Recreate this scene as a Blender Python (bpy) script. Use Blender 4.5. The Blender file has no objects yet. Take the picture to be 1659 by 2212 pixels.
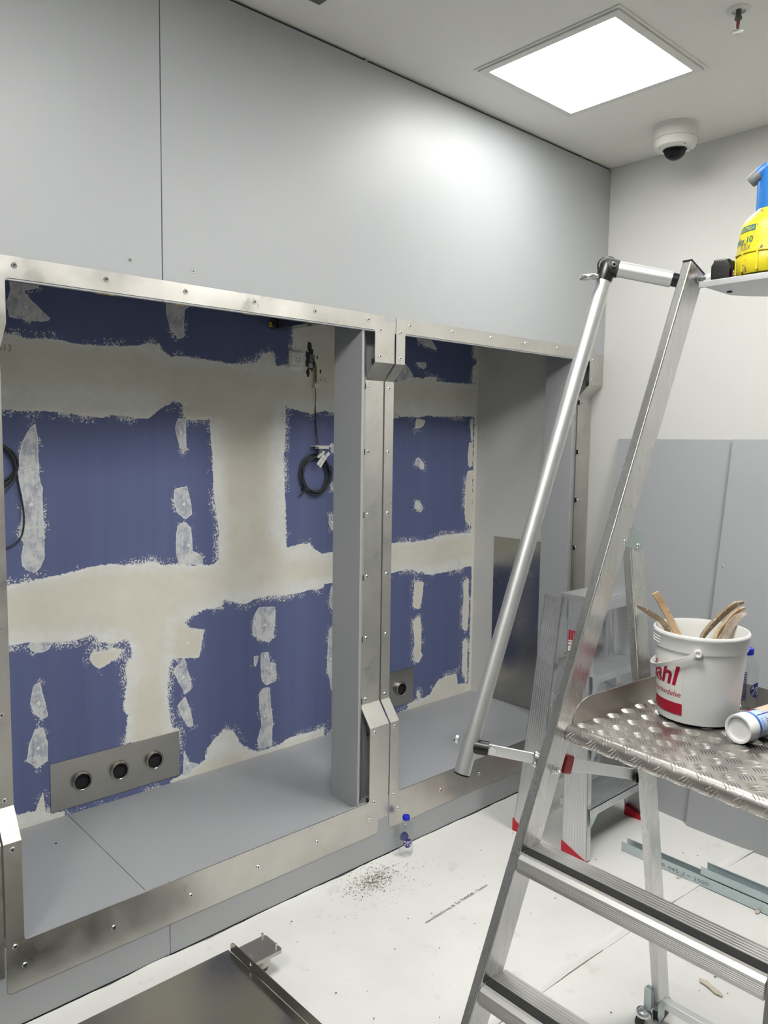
import bpy, math, random
import numpy as np
from mathutils import Vector, Matrix, noise
from mathutils.geometry import tessellate_polygon

# ------------------------------------------------------------------ camera, world, light, exposure
scene = bpy.context.scene
COL = scene.collection
PI = math.pi
cam_data = bpy.data.cameras.new('camera')
cam_data.sensor_fit = 'VERTICAL'; cam_data.sensor_height = 36.0; cam_data.sensor_width = 27.0
cam_data.lens = 1679.3 / 2212 * 36.0
cam_data.clip_start = 0.02; cam_data.clip_end = 50
cam = bpy.data.objects.new('camera', cam_data); COL.objects.link(cam)
CR = Matrix(((0.73992, 0.05113, -0.67075), (-0.67255, 0.07714, -0.73602), (0.01411, 0.99571, 0.09146)))
cam.matrix_world = Matrix.Translation((0, -2.3, 1.743)) @ CR.to_4x4()
scene.camera = cam

world = bpy.data.worlds.new('world'); scene.world = world; world.use_nodes = True
world.node_tree.nodes['Background'].inputs[0].default_value = (0.8, 0.85, 0.9, 1)
world.node_tree.nodes['Background'].inputs[1].default_value = 0.05
LAMP = 19.0            # strength of the ceiling light diffusers
ROOM_X0, ROOM_X1, ROOM_Y0, CEIL = -2.0, 3.65, -3.7, 3.158
scene.view_settings.view_transform = 'Standard'
scene.view_settings.look = 'None'
scene.view_settings.gamma = 1.0
scene.view_settings.use_curve_mapping = False
scene.view_settings.exposure = 0.0
try:
    scene.cycles.max_bounces = 10; scene.cycles.diffuse_bounces = 6; scene.cycles.glossy_bounces = 5
    scene.cycles.transmission_bounces = 10; scene.cycles.transparent_max_bounces = 12
    scene.cycles.caustics_refractive = False; scene.cycles.caustics_reflective = False
    scene.cycles.sample_clamp_indirect = 6
except Exception: pass

# ------------------------------------------------------------------ materials
def srgb(r, g, b):
    f = lambda c: ((c/255+0.055)/1.055)**2.4 if c/255 > 0.04045 else c/255/12.92
    return (f(r), f(g), f(b), 1)
MATS = {}
class NT:
    def __init__(s, name):
        s.m = bpy.data.materials.new(name); s.m.use_nodes = True
        s.t = s.m.node_tree; s.n = s.t.nodes; s.l = s.t.links
        s.b = s.n['Principled BSDF']; s.out = s.n['Material Output']
    def node(s, typ, **kw):
        n = s.n.new(typ)
        for k, v in kw.items():
            if k in n.inputs: n.inputs[k].default_value = v
            else: setattr(n, k, v)
        return n
    def link(s, a, b): s.l.new(a, b)
    def coords(s, scale=(1, 1, 1), kind='Object'):
        tc = s.node('ShaderNodeTexCoord'); mp = s.node('ShaderNodeMapping'); mp.inputs['Scale'].default_value = scale
        s.link(tc.outputs[kind], mp.inputs['Vector']); return mp.outputs['Vector']
    def noise(s, vec, scale, detail=4, rough=0.55):
        n = s.node('ShaderNodeTexNoise'); n.inputs['Scale'].default_value = scale; n.inputs['Detail'].default_value = detail
        n.inputs['Roughness'].default_value = rough; s.link(vec, n.inputs['Vector']); return n.outputs['Fac']
    def ramp(s, fac, stops):
        r = s.node('ShaderNodeValToRGB'); e = r.color_ramp.elements
        while len(e) < len(stops): e.new(0.5)
        for i, (p, c) in enumerate(stops): e[i].position = p; e[i].color = c if len(c) == 4 else (*c, 1)
        s.link(fac, r.inputs['Fac']); return r.outputs['Color']
    def maprange(s, v, a, b, c=0.0, d=1.0, clamp=True):
        n = s.node('ShaderNodeMapRange'); n.clamp = clamp
        for i, x in zip((1, 2, 3, 4), (a, b, c, d)): n.inputs[i].default_value = x
        s.link(v, n.inputs[0]); return n.outputs[0]
    def math(s, op, a, b=None, clamp=False):
        n = s.node('ShaderNodeMath'); n.operation = op; n.use_clamp = clamp
        for i, x in enumerate((a, b)):
            if x is None: continue
            if isinstance(x, (int, float)): n.inputs[i].default_value = x
            else: s.link(x, n.inputs[i])
        return n.outputs[0]
    def mix(s, fac, a, b):
        n = s.node('ShaderNodeMix'); n.data_type = 'RGBA'
        if isinstance(fac, (int, float)): n.inputs[0].default_value = fac
        else: s.link(fac, n.inputs[0])
        for i, x in ((6, a), (7, b)):
            if isinstance(x, tuple): n.inputs[i].default_value = x
            else: s.link(x, n.inputs[i])
        return n.outputs[2]
    def bump(s, h, strength=0.2, dist=0.001):
        n = s.node('ShaderNodeBump'); n.inputs['Strength'].default_value = strength; n.inputs['Distance'].default_value = dist
        s.link(h, n.inputs['Height']); s.link(n.outputs['Normal'], s.b.inputs['Normal'])

def plain(name, col, rough=0.5, metal=0.0, var=0.06, scale=12, bump=0.0, spec=0.5, bscale=200, stretch=(1, 1, 1), rvar=0.0, coat=0.0):
    t = NT(name); v = t.coords(stretch)
    f = t.noise(v, scale)
    c0 = tuple(x*(1-var) for x in col[:3])+(1,); c1 = tuple(min(1, x*(1+var)) for x in col[:3])+(1,)
    t.link(t.mix(f, c0, c1), t.b.inputs['Base Color'])
    t.b.inputs['Metallic'].default_value = metal
    t.b.inputs['Specular IOR Level'].default_value = spec
    t.b.inputs['Roughness'].default_value = rough
    if rvar: t.link(t.maprange(t.noise(v, scale*0.6, 5, 0.6), 0.3, 0.7, rough-rvar, rough+rvar), t.b.inputs['Roughness'])
    if coat: t.b.inputs['Coat Weight'].default_value = coat; t.b.inputs['Coat Roughness'].default_value = 0.1
    if bump: t.bump(t.noise(v, bscale, 3), bump, 0.001)
    MATS[name] = t.m; return t.m

PANEL = plain('grey_laminate', srgb(164, 167, 169), 0.44, var=0.012, scale=3, bump=0.04, bscale=700, spec=0.5, rvar=0.04)
PANEL_D = plain('dark_grey_laminate', srgb(160, 162, 163), 0.45, var=0.015, scale=3, bump=0.05, bscale=700)
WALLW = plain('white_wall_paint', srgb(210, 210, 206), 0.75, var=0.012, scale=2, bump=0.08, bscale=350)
ROOMW = plain('wall_toned_for_reflections', srgb(158, 158, 156), 0.75, var=0.012, scale=2)  # unseen wall, toned down so the steel reflects darker
CEILM = plain('ceiling_paint', srgb(226, 225, 219), 0.8, var=0.01, scale=2, bump=0.05, bscale=300)
CORE = plain('dark_framing', srgb(50, 52, 54), 0.8)
DARKGAP = plain('dark_gap', srgb(30, 28, 34), 0.9)
BLACK = plain('black_plastic', srgb(22, 22, 23), 0.35, var=0.1)
BLACKR = plain('black_rubber', srgb(50, 51, 51), 0.6, var=0.2, bump=0.2)
REDP = plain('red_plastic', srgb(170, 22, 30), 0.38, var=0.05)
REDF = plain('red_foot_plastic', srgb(190, 8, 40), 0.4, var=0.05)
WHITEP = plain('white_plastic', srgb(236, 236, 232), 0.4, var=0.01, scale=5)
CAMW = plain('camera_white', srgb(214, 213, 208), 0.5, var=0.01)
YELLOWF = plain('yellow_foam', srgb(214, 196, 40), 0.8)
GREYP = plain('grey_plastic', srgb(120, 122, 122), 0.5)
FLOORINK = plain('floor_ink', srgb(96, 96, 98), 0.8, var=0.25, scale=300)
FADED = plain('faded_ink', srgb(112, 122, 124), 0.8, var=0.2, scale=300)
ROOMD = plain('wall_darkened_for_reflections', srgb(118, 118, 117), 0.75, var=0.012, scale=2)  # unseen wall, darkened to give the aluminium faces reflected contrast
INK = plain('black_ink', srgb(60, 60, 62), 0.8, var=0.25, scale=300)
PENCIL = plain('pencil', srgb(152, 148, 136), 0.9, var=0.1, scale=200)
REDINK = plain('red_ink', srgb(176, 14, 48), 0.5, var=0.03)
BLUEINK = plain('navy_ink', srgb(34, 36, 120), 0.45, var=0.03)
CABLE = plain('cable_sheath', srgb(48, 50, 54), 0.45, var=0.1)
WIREY = plain('wire_yellow', srgb(150, 140, 50), 0.5)
WIREB = plain('wire_brown', srgb(90, 55, 45), 0.5)
GALV = plain('galvanised', srgb(196, 208, 210), 0.42, metal=0.75, var=0.05, scale=60, rvar=0.06)
CHROME = plain('bright_zinc', (0.78, 0.79, 0.80, 1), 0.2, metal=1.0, var=0.03)
VENTM = plain('vent_grey', srgb(90, 90, 86), 0.6)

def steel(name, col, rough, sx=(1, 1, 1), smudge=0.1, rv=0.1, dark=0.08):
    t = NT(name); v = t.coords(); vb = t.coords(sx)
    sm = t.noise(v, 7, 6, 0.62); br = t.noise(vb, 260, 2)
    c0 = tuple(x*(1-dark) for x in col[:3])+(1,)
    t.link(t.mix(t.maprange(sm, 0.35, 0.65), c0, col), t.b.inputs['Base Color'])
    t.b.inputs['Metallic'].default_value = 1.0
    r = t.math('ADD', t.maprange(sm, 0.3, 0.7, rough-rv, rough+rv), t.maprange(br, 0.3, 0.7, -0.03, 0.03))
    t.link(r, t.b.inputs['Roughness']); t.bump(br, 0.04, 0.0005)
    MATS[name] = t.m; return t.m
def brushed(name, lo, hi, rough, stretch):
    t = NT(name); v = t.coords(stretch); s_ = t.noise(v, 60, 4, 0.6); cl = t.noise(t.coords(), 7, 2, 0.5); fi = t.noise(v, 320, 2)
    c = t.mix(t.maprange(s_, 0.2, 0.8), lo, hi); c = t.mix(t.maprange(cl, 0.5, 0.8, 0, 0.25), c, tuple(x*0.85 for x in lo[:3])+(1,))
    t.link(c, t.b.inputs['Base Color']); t.b.inputs['Metallic'].default_value = 1.0
    t.link(t.math('ADD', t.maprange(cl, 0.3, 0.7, rough-0.02, rough+0.03), t.maprange(fi, 0.3, 0.7, -0.012, 0.012)), t.b.inputs['Roughness'])
    return t.m
STEEL = steel('stainless_strip', (0.64, 0.625, 0.585, 1), 0.34, (1, 1, 30), rv=0.09, dark=0.12)
STEELP = steel('stainless_plate', (0.52, 0.505, 0.47, 1), 0.36, (1, 1, 1), rv=0.08)
STEELD = steel('stainless_sheet_dark', (0.40, 0.385, 0.35, 1), 0.20, (1, 1, 1), rv=0.03, dark=0.03)
STEELE = steel('stainless_end_sheet', (0.42, 0.41, 0.385, 1), 0.24, (20, 20, 1), rv=0.04)
ALU = brushed('aluminium_profile', (0.58, 0.58, 0.58, 1), (0.70, 0.695, 0.685, 1), 0.27, (1, 1, 0.03))
ALUW = steel('aluminium_white', (0.86, 0.86, 0.87, 1), 0.42, (1, 1, 0.02), rv=0.05, dark=0.05)
ALUT = steel('aluminium_tube', (0.72, 0.73, 0.73, 1), 0.47, (1, 1, 1), rv=0.02, dark=0.02)
ALUSTEP = brushed('aluminium_step', (0.52, 0.515, 0.50, 1), (0.66, 0.655, 0.64, 1), 0.48, (1, 0.06, 1))
CHECK = steel('checker_plate', (0.60, 0.56, 0.53, 1), 0.34, (1, 1, 1), rv=0.06, dark=0.12)
CHECKB = steel('checker_bars', (0.86, 0.84, 0.80, 1), 0.2, (1, 1, 1), rv=0.04, dark=0.05)
ALUBOARD = steel('aluminium_splashed', (0.74, 0.75, 0.76, 1), 0.40, (1, 1, 0.02), rv=0.08, dark=0.1)

def paper_mat():
    t = NT('protective_paper'); v = t.coords()
    f = t.noise(v, 1.8, 6, 0.6); g = t.noise(v, 9, 5, 0.65); d = t.noise(v, 45, 4, 0.7)
    c = t.mix(t.maprange(f, 0.35, 0.7), srgb(233, 233, 230), srgb(223, 223, 219))
    c = t.mix(t.maprange(g, 0.6, 0.78), c, srgb(212, 210, 204))
    c = t.mix(t.math('MULTIPLY', t.maprange(d, 0.66, 0.74), t.maprange(f, 0.5, 0.62)), c, srgb(186, 184, 178))
    t.link(c, t.b.inputs['Base Color']); t.b.inputs['Roughness'].default_value = 0.62
    t.b.inputs['Specular IOR Level'].default_value = 0.35
    t.bump(t.noise(v, 14, 5, 0.6), 0.35, 0.004); MATS['paper'] = t.m; return t.m
PAPER = paper_mat()

def recess_mat():
    t = NT('filled_blue_plasterboard'); v = t.coords()
    def attr(n):
        a = t.node('ShaderNodeAttribute'); a.attribute_name = n; return a.outputs['Fac']
    band, skim, white = attr('band'), attr('skim'), attr('white')
    lo = t.noise(v, 5, 2)
    amp = t.maprange(lo, 0.42, 0.66, 0.010, 0.060)
    r1 = t.math('SUBTRACT', t.noise(v, 95, 6, 0.7), 0.5); r2 = t.math('SUBTRACT', t.noise(v, 28, 3), 0.5)
    rag = t.math('ADD', t.math('MULTIPLY', r1, amp), t.math('MULTIPLY', r2, 0.012))
    bm = t.maprange(t.math('ADD', band, rag), -0.0006, 0.0006)
    vs = t.coords((1, 1, 0.12)); vh = t.coords((0.2, 1, 1))
    st = t.noise(vs, 90, 5, 0.7)
    cloud = t.noise(v, 26, 5, 0.6)
    sk = t.maprange(t.math('ADD', skim, t.math('ADD', t.math('MULTIPLY', r1, 0.008), t.math('MULTIPLY', r2, 0.008))), -0.0006, 0.0006)
    dens = t.math('ADD', t.maprange(cloud, 0.36, 0.60, 0.50, 0.98), t.maprange(st, 0.35, 0.65, -0.18, 0.18), clamp=True)
    rim = t.maprange(skim, 0.0, 0.006, 0.35, 0.0)
    dens = t.math('ADD', dens, rim, clamp=True)
    fine = t.noise(v, 400, 2)
    blue = t.mix(t.noise(t.coords((3, 1, 0.15)), 5, 3), srgb(93, 102, 142), srgb(101, 110, 149))
    blue = t.mix(t.maprange(t.noise(t.coords((6, 1, .12)), 3, 2), 0.3, 0.7, 0, 1), t.mix(.92, srgb(150, 158, 185), blue), blue)
    blue = t.mix(t.maprange(t.noise(vh, 40, 5, 0.7), 0.68, 0.8, 0, 0.25), blue, srgb(150, 158, 185))
    wc = t.mix(t.maprange(cloud, 0.3, 0.7), srgb(228, 229, 224), srgb(238, 239, 235))
    cc = t.mix(t.maprange(t.noise(v, 6, 5, 0.6), 0.35, 0.65), srgb(222, 218, 204), srgb(230, 227, 215))
    wm = t.maprange(t.math('ADD', white, t.math('MULTIPLY', r2, 0.06)), -0.028, 0.028)
    edge = t.maprange(t.math('ADD', band, rag), 0.002, 0.016, 0.6, 0.0)
    wm = t.math('ADD', wm, edge, clamp=True)
    pl = t.mix(wm, cc, wc)
    c = t.mix(t.math('MULTIPLY', sk, dens), blue, srgb(220, 222, 222))
    c = t.mix(bm, c, pl)
    halo = t.math('MULTIPLY', t.maprange(band, -0.034, 0.0), t.maprange(t.noise(v, 9, 3), 0.46, 0.62))
    halo2 = t.math('MULTIPLY', t.maprange(skim, -0.022, 0.0), t.maprange(t.noise(v, 14, 3), 0.50, 0.66))
    hs = t.math('MAXIMUM', halo, halo2)
    speck = t.math('MULTIPLY', t.maprange(t.math('ADD', t.noise(v, 150, 4, 0.65), t.math('MULTIPLY', hs, 0.17)), 0.60, 0.63), t.maprange(hs, 0.02, 0.12))
    c = t.mix(t.math('MULTIPLY', speck, t.math('SUBTRACT', 1.0, bm)), c, srgb(222, 223, 221))
    t.link(c, t.b.inputs['Base Color']); t.b.inputs['Roughness'].default_value = 0.75
    t.b.inputs['Specular IOR Level'].default_value = 0.3
    h = t.math('ADD', t.math('MULTIPLY', bm, 0.6), t.math('ADD', t.math('MULTIPLY', sk, 0.3), t.math('MULTIPLY', cloud, 0.25)))
    t.bump(h, 0.45, 0.0015); MATS['recess'] = t.m; return t.m
RECESS = recess_mat()

def wood_mat(name, a, b, c):
    t = NT(name); v = t.coords((3, 3, 40)); f = t.noise(t.coords(), 30, 5, 0.7); g = t.noise(t.coords(), 160, 3)
    col = t.mix(t.maprange(f, 0.35, 0.65), a, b)
    col = t.mix(t.maprange(g, 0.62, 0.68), col, c)
    t.link(col, t.b.inputs['Base Color']); t.b.inputs['Roughness'].default_value = 0.75; t.bump(g, 0.4, 0.001)
    return t.m
WOOD_D = wood_mat('weathered_wood', srgb(116, 100, 80), srgb(150, 134, 110), srgb(205, 200, 190))
WOOD_L = wood_mat('pale_wood', srgb(176, 146, 112), srgb(198, 170, 136), srgb(150, 125, 100))
WOOD_G = wood_mat('grey_wood', srgb(138, 124, 108), srgb(172, 158, 142), srgb(214, 208, 200))

def emis(name, s):
    t = NT(name); t.b.inputs['Base Color'].default_value = (0, 0, 0, 1)
    t.b.inputs['Emission Color'].default_value = (1.0, 0.985, 0.955, 1); t.b.inputs['Emission Strength'].default_value = s; return t.m
GLOW = emis('light_diffuser', LAMP)
FILL_GLOW = emis('added_fill_glow', LAMP*2.5)  # stronger glow for the added fill panels out of view
def clear(name, col, rough=0.03):
    t = NT(name); g = t.node('ShaderNodeBsdfGlass'); g.inputs['IOR'].default_value = 1.45; g.inputs['Roughness'].default_value = rough
    g.inputs['Color'].default_value = col
    t.link(g.outputs[0], t.out.inputs['Surface']); return t.m
def thinclear(name, tint, fac=0.12, rough=0.05):
    t = NT(name); tr = t.node('ShaderNodeBsdfTransparent'); tr.inputs[0].default_value = tint
    gl = t.node('ShaderNodeBsdfGlossy'); gl.inputs['Roughness'].default_value = rough
    fr = t.node('ShaderNodeLayerWeight'); fr.inputs['Blend'].default_value = 0.5
    lw = t.math('ADD', t.math('MULTIPLY', t.math('POWER', fr.outputs['Facing'], 4.0), 0.6), fac*0.4, clamp=True)
    mx = t.node('ShaderNodeMixShader'); t.link(lw, mx.inputs[0]); t.link(tr.outputs[0], mx.inputs[1]); t.link(gl.outputs[0], mx.inputs[2])
    t.link(mx.outputs[0], t.out.inputs['Surface']); return t.m
PET = thinclear('clear_bottle_plastic', (0.955, 0.962, 0.97, 1))
SMOKE = clear('smoked_dome', (0.60, 0.60, 0.62, 1))
LABELF = thinclear('printed_film', (0.45, 0.47, 0.62, 1))
def spray_yellow():
    t = NT('dirty_yellow_plastic'); v = t.coords(); f = t.noise(v, 45, 5, 0.7); g = t.noise(v, 22, 4, 0.7)
    c = t.mix(t.maprange(g, 0.50, 0.68), srgb(226, 210, 40), srgb(206, 184, 78))
    c = t.mix(t.maprange(f, 0.60, 0.64), c, srgb(104, 90, 52))
    t.link(c, t.b.inputs['Base Color']); t.b.inputs['Roughness'].default_value = 0.42; return t.m
YELLOWP = spray_yellow()
BLUEP = plain('blue_plastic', srgb(44, 118, 196), 0.38, var=0.06, scale=20)
BLUECAP = plain('blue_cap_plastic', srgb(22, 40, 190), 0.35, var=0.03)
TEAL = plain('teal_print', srgb(30, 110, 130), 0.5)
TUBEW = plain('cartridge_white', srgb(242, 242, 240), 0.35, var=0.01)
TUBEB = plain('cartridge_pale_blue', srgb(176, 196, 232), 0.35, var=0.02)
TUBEC = plain('cartridge_band_blue', srgb(10, 100, 180), 0.35, var=0.02)
TUBES = plain('cartridge_skin', srgb(214, 180, 160), 0.4, var=0.06)
BUCKETM = plain('bucket_plastic', srgb(232, 233, 230), 0.38, var=0.02, scale=14)
LABELW = plain('label_white', srgb(238, 237, 232), 0.4, var=0.02, scale=30)

# ------------------------------------------------------------------ mesh helpers
class M:
    def __init__(s): s.v = []; s.f = []; s.mi = []; s.cur = 0
    def add(s, vs, fs):
        o = len(s.v); s.v += [Vector(p) for p in vs]
        for f in fs: s.f.append([i+o for i in f]); s.mi.append(s.cur)
        return s
    def box(s, c, size, ax=None):
        c = Vector(c); X, Y, Z = ax or (Vector((1, 0, 0)), Vector((0, 1, 0)), Vector((0, 0, 1)))
        a, b, d = size[0]/2, size[1]/2, size[2]/2
        P = [c+X*(a*i)+Y*(b*j)+Z*(d*k) for k in (-1, 1) for j in (-1, 1) for i in (-1, 1)]
        return s.add(P, [(0, 2, 3, 1), (4, 5, 7, 6), (0, 1, 5, 4), (2, 6, 7, 3), (0, 4, 6, 2), (1, 3, 7, 5)])
    def bb(s, x0, x1, y0, y1, z0, z1): return s.box(((x0+x1)/2, (y0+y1)/2, (z0+z1)/2), (x1-x0, y1-y0, z1-z0))
    def hexa(s, P):   # 8 corners: bottom ring 0-3, top ring 4-7
        return s.add(P, [(3, 2, 1, 0), (4, 5, 6, 7), (0, 1, 5, 4), (1, 2, 6, 5), (2, 3, 7, 6), (3, 0, 4, 7)])
    def beam(s, p0, p1, w, t, side):   # w along 'side', t across
        p0, p1 = Vector(p0), Vector(p1); d = (p1-p0).normalized(); sd = Vector(side); sd = (sd-d*sd.dot(d)).normalized()
        n = d.cross(sd); a, b = sd*w/2, n*t/2
        P = [p0-a-b, p0+a-b, p0+a+b, p0-a+b, p1-a-b, p1+a-b, p1+a+b, p1-a+b]
        return s.hexa(P)
    def tube(s, path, r, seg=12, closed=False, caps=True):
        path = [Vector(p) for p in path]; n = len(path); rs = r if isinstance(r, (list, tuple)) else [r]*n
        T = []
        for i in range(n):
            a = path[(i-1) % n] if closed or i > 0 else path[i]; b = path[(i+1) % n] if closed or i < n-1 else path[i]
            T.append((b-a).normalized())
        u = T[0].orthogonal().normalized(); V = []
        for i in range(n):
            u = (u-T[i]*u.dot(T[i])).normalized(); w = T[i].cross(u)
            for k in range(seg):
                a = 2*PI*k/seg; V.append(path[i]+(u*math.cos(a)+w*math.sin(a))*rs[i])
        F = []
        for i in range(n if closed else n-1):
            for k in range(seg):
                a = i*seg+k; b = i*seg+(k+1) % seg; j = (i+1) % n
                F.append((a, b, j*seg+(k+1) % seg, j*seg+k))
        if caps and not closed: F.append(tuple(range(seg-1, -1, -1))); F.append(tuple((n-1)*seg+k for k in range(seg)))
        return s.add(V, F)
    def cyl(s, p0, p1, r, seg=24, r1=None): return s.tube([p0, p1], [r, r if r1 is None else r1], seg)
    def lathe(s, prof, o, ax=(0, 0, 1), seg=32, closed=False, sx=None):
        o = Vector(o); ax = Vector(ax).normalized(); u = Vector(sx) if sx else ax.orthogonal(); u = (u-ax*u.dot(ax)).normalized(); w = ax.cross(u)
        V = []; rings = []
        for r, z in prof:
            if r < 1e-6: rings.append([len(V)]); V.append(o+ax*z)
            else:
                rings.append([len(V)+k for k in range(seg)])
                for k in range(seg):
                    a = 2*PI*k/seg; V.append(o+ax*z+(u*math.cos(a)+w*math.sin(a))*r)
        F = []; R = rings+([rings[0]] if closed else [])
        for A, B in zip(R, R[1:]):
            for k in range(seg):
                k2 = (k+1) % seg
                if len(A) == 1 and len(B) == 1: continue
                if len(A) == 1: F.append((A[0], B[k2], B[k]))
                elif len(B) == 1: F.append((A[k], A[k2], B[0]))
                else: F.append((A[k], A[k2], B[k2], B[k]))
        return s.add(V, F)
    def prism(s, outer, holes, o, ax, ay, depth):   # polygon in the ax-ay plane, extruded along -(ax x ay)
        o, ax, ay = Vector(o), Vector(ax), Vector(ay); n = ax.cross(ay).normalized()
        loops = [outer]+list(holes); P2 = [Vector((p[0], p[1], 0)) for L in loops for p in L]
        tris = tessellate_polygon([[Vector((p[0], p[1], 0)) for p in L] for L in loops])
        N = len(P2); front = [o+ax*p.x+ay*p.y for p in P2]; back = [q-n*depth for q in front]
        F = []
        for t in tris:
            a, b, c = (P2[i] for i in t)
            if (b-a).cross(c-a).z < 0: t = (t[0], t[2], t[1])
            F.append(tuple(t)); F.append((t[2]+N, t[1]+N, t[0]+N))
        k = 0
        for li, L in enumerate(loops):
            m = len(L); area = sum(L[i][0]*L[(i+1) % m][1]-L[(i+1) % m][0]*L[i][1] for i in range(m))
            rev = (area < 0) != (li > 0)
            for i in range(m):
                a, b = k+i, k+(i+1) % m
                F.append((a, a+N, b+N, b) if not rev else (b, b+N, a+N, a))
            k += m
        return s.add(front+back, F)
    def ribbon(s, path, x0, x1, th, X=(1, 0, 0)):   # sheet following a path, width from x0 to x1 along X
        X = Vector(X); path = [Vector(p) for p in path]; n = len(path); N = []
        for i in range(n):
            a = path[max(0, i-1)]; b = path[min(n-1, i+1)]; N.append(X.cross((b-a)).normalized())
        V = []
        for i, p in enumerate(path):
            V += [p+X*x0, p+X*x1, p+X*x1+N[i]*th, p+X*x0+N[i]*th]
        F = []
        for i in range(n-1):
            a, b = 4*i, 4*i+4
            for k in range(4): F.append((a+k, a+(k+1) % 4, b+(k+1) % 4, b+k))
        F += [(3, 2, 1, 0), (4*n-4, 4*n-3, 4*n-2, 4*n-1)]
        return s.add(V, F)

def circ(cx, cy, r, n=20): return [(cx+r*math.cos(2*PI*k/n), cy+r*math.sin(2*PI*k/n)) for k in range(n)]
def rrect(x0, y0, x1, y1, r, n=5):
    out = []
    for cx, cy, a0 in ((x1-r, y0+r, -PI/2), (x1-r, y1-r, 0), (x0+r, y1-r, PI/2), (x0+r, y0+r, PI)):
        for k in range(n+1): a = a0+PI/2*k/n; out.append((cx+r*math.cos(a), cy+r*math.sin(a)))
    return out

ROOTLOC = {}
def wloc(o):
    p = Vector((0, 0, 0))
    while o is not None: p += o.location; o = o.parent
    return p
def finish(m, name, mat, parent=None, at=None, bevel=0.0, smooth=True, angle=35, seg=2):
    """link the mesh (given in world coordinates) as one object whose origin is `at` (default: its parent's origin)"""
    base = wloc(parent) if parent else Vector((0, 0, 0))
    o0 = Vector(at) if at is not None else (base if parent else Vector((0, 0, 0)))
    me = bpy.data.meshes.new(name)
    me.from_pydata([tuple(p-o0) for p in m.v], [], m.f)
    mats = mat if isinstance(mat, (list, tuple)) else [mat]
    for x in mats: me.materials.append(x)
    if len(mats) > 1: me.polygons.foreach_set('material_index', m.mi)
    if bevel:
        import bmesh
        bm = bmesh.new(); bm.from_mesh(me)
        bmesh.ops.remove_doubles(bm, verts=bm.verts, dist=1e-6)
        ed = [e for e in bm.edges if len(e.link_faces) == 2 and e.calc_face_angle(0) > 0.6]
        bmesh.ops.bevel(bm, geom=ed, offset=bevel, segments=seg, profile=0.5, affect='EDGES', clamp_overlap=True)
        bm.to_mesh(me); bm.free()
    if smooth:
        me.polygons.foreach_set('use_smooth', [True]*len(me.polygons)); me.set_sharp_from_angle(angle=math.radians(angle))
    me.update()
    o = bpy.data.objects.new(name, me); COL.objects.link(o)
    if bevel and smooth:
        wn_ = o.modifiers.new('weighted', 'WEIGHTED_NORMAL'); wn_.keep_sharp = True; wn_.weight = 100
    if parent: o.parent = parent
    o.location = o0-base
    return o
def tag(o, label=None, cat=None, group=None, kind=None):
    if label: o['label'] = label
    if cat: o['category'] = cat
    if group: o['group'] = group
    if kind: o['kind'] = kind
    return o
def thing(name, label, cat, loc=(0, 0, 0), group=None, kind=None):
    o = bpy.data.objects.new(name, None); COL.objects.link(o); o.location = loc; o.empty_display_size = 0.05
    return tag(o, label, cat, group, kind)
def inst(src, name, parent, at, rot=None):
    o = src.copy(); o.name = name; COL.objects.link(o); o.parent = parent
    o.location = Vector(at)-wloc(parent)
    if rot is not None: o.rotation_euler = rot
    return o
def copy_tree(o, parent=None):
    c = o.copy(); COL.objects.link(c); c.parent = parent
    for ch in list(o.children): copy_tree(ch, c)
    return c
def text(s, size, o, ax, ay, name, mat, parent, off=0.0004, fn=None, align='LEFT', shear=0.0, thick=0.0, sx=1.0):
    cu = bpy.data.curves.new('t', 'FONT'); cu.body = s; cu.size = size; cu.align_x = align; cu.shear = shear; cu.resolution_u = 3
    cu.offset = thick
    ob = bpy.data.objects.new('t', cu); COL.objects.link(ob)
    dg = bpy.context.evaluated_depsgraph_get(); me = bpy.data.meshes.new_from_object(ob.evaluated_get(dg)); bpy.data.objects.remove(ob)
    m = M(); vs = []
    o, ax, ay = Vector(o), Vector(ax), Vector(ay); n = ax.cross(ay).normalized()
    for v in me.vertices:
        x, y = v.co.x*sx, v.co.y
        vs.append(fn(x, y) if fn else o+ax*x+ay*y+n*off)
    m.add(vs, [tuple(p.vertices) for p in me.polygons])
    return finish(m, name, mat, parent, smooth=False)
X3, Y3, Z3 = Vector((1, 0, 0)), Vector((0, 1, 0)), Vector((0, 0, 1))
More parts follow.
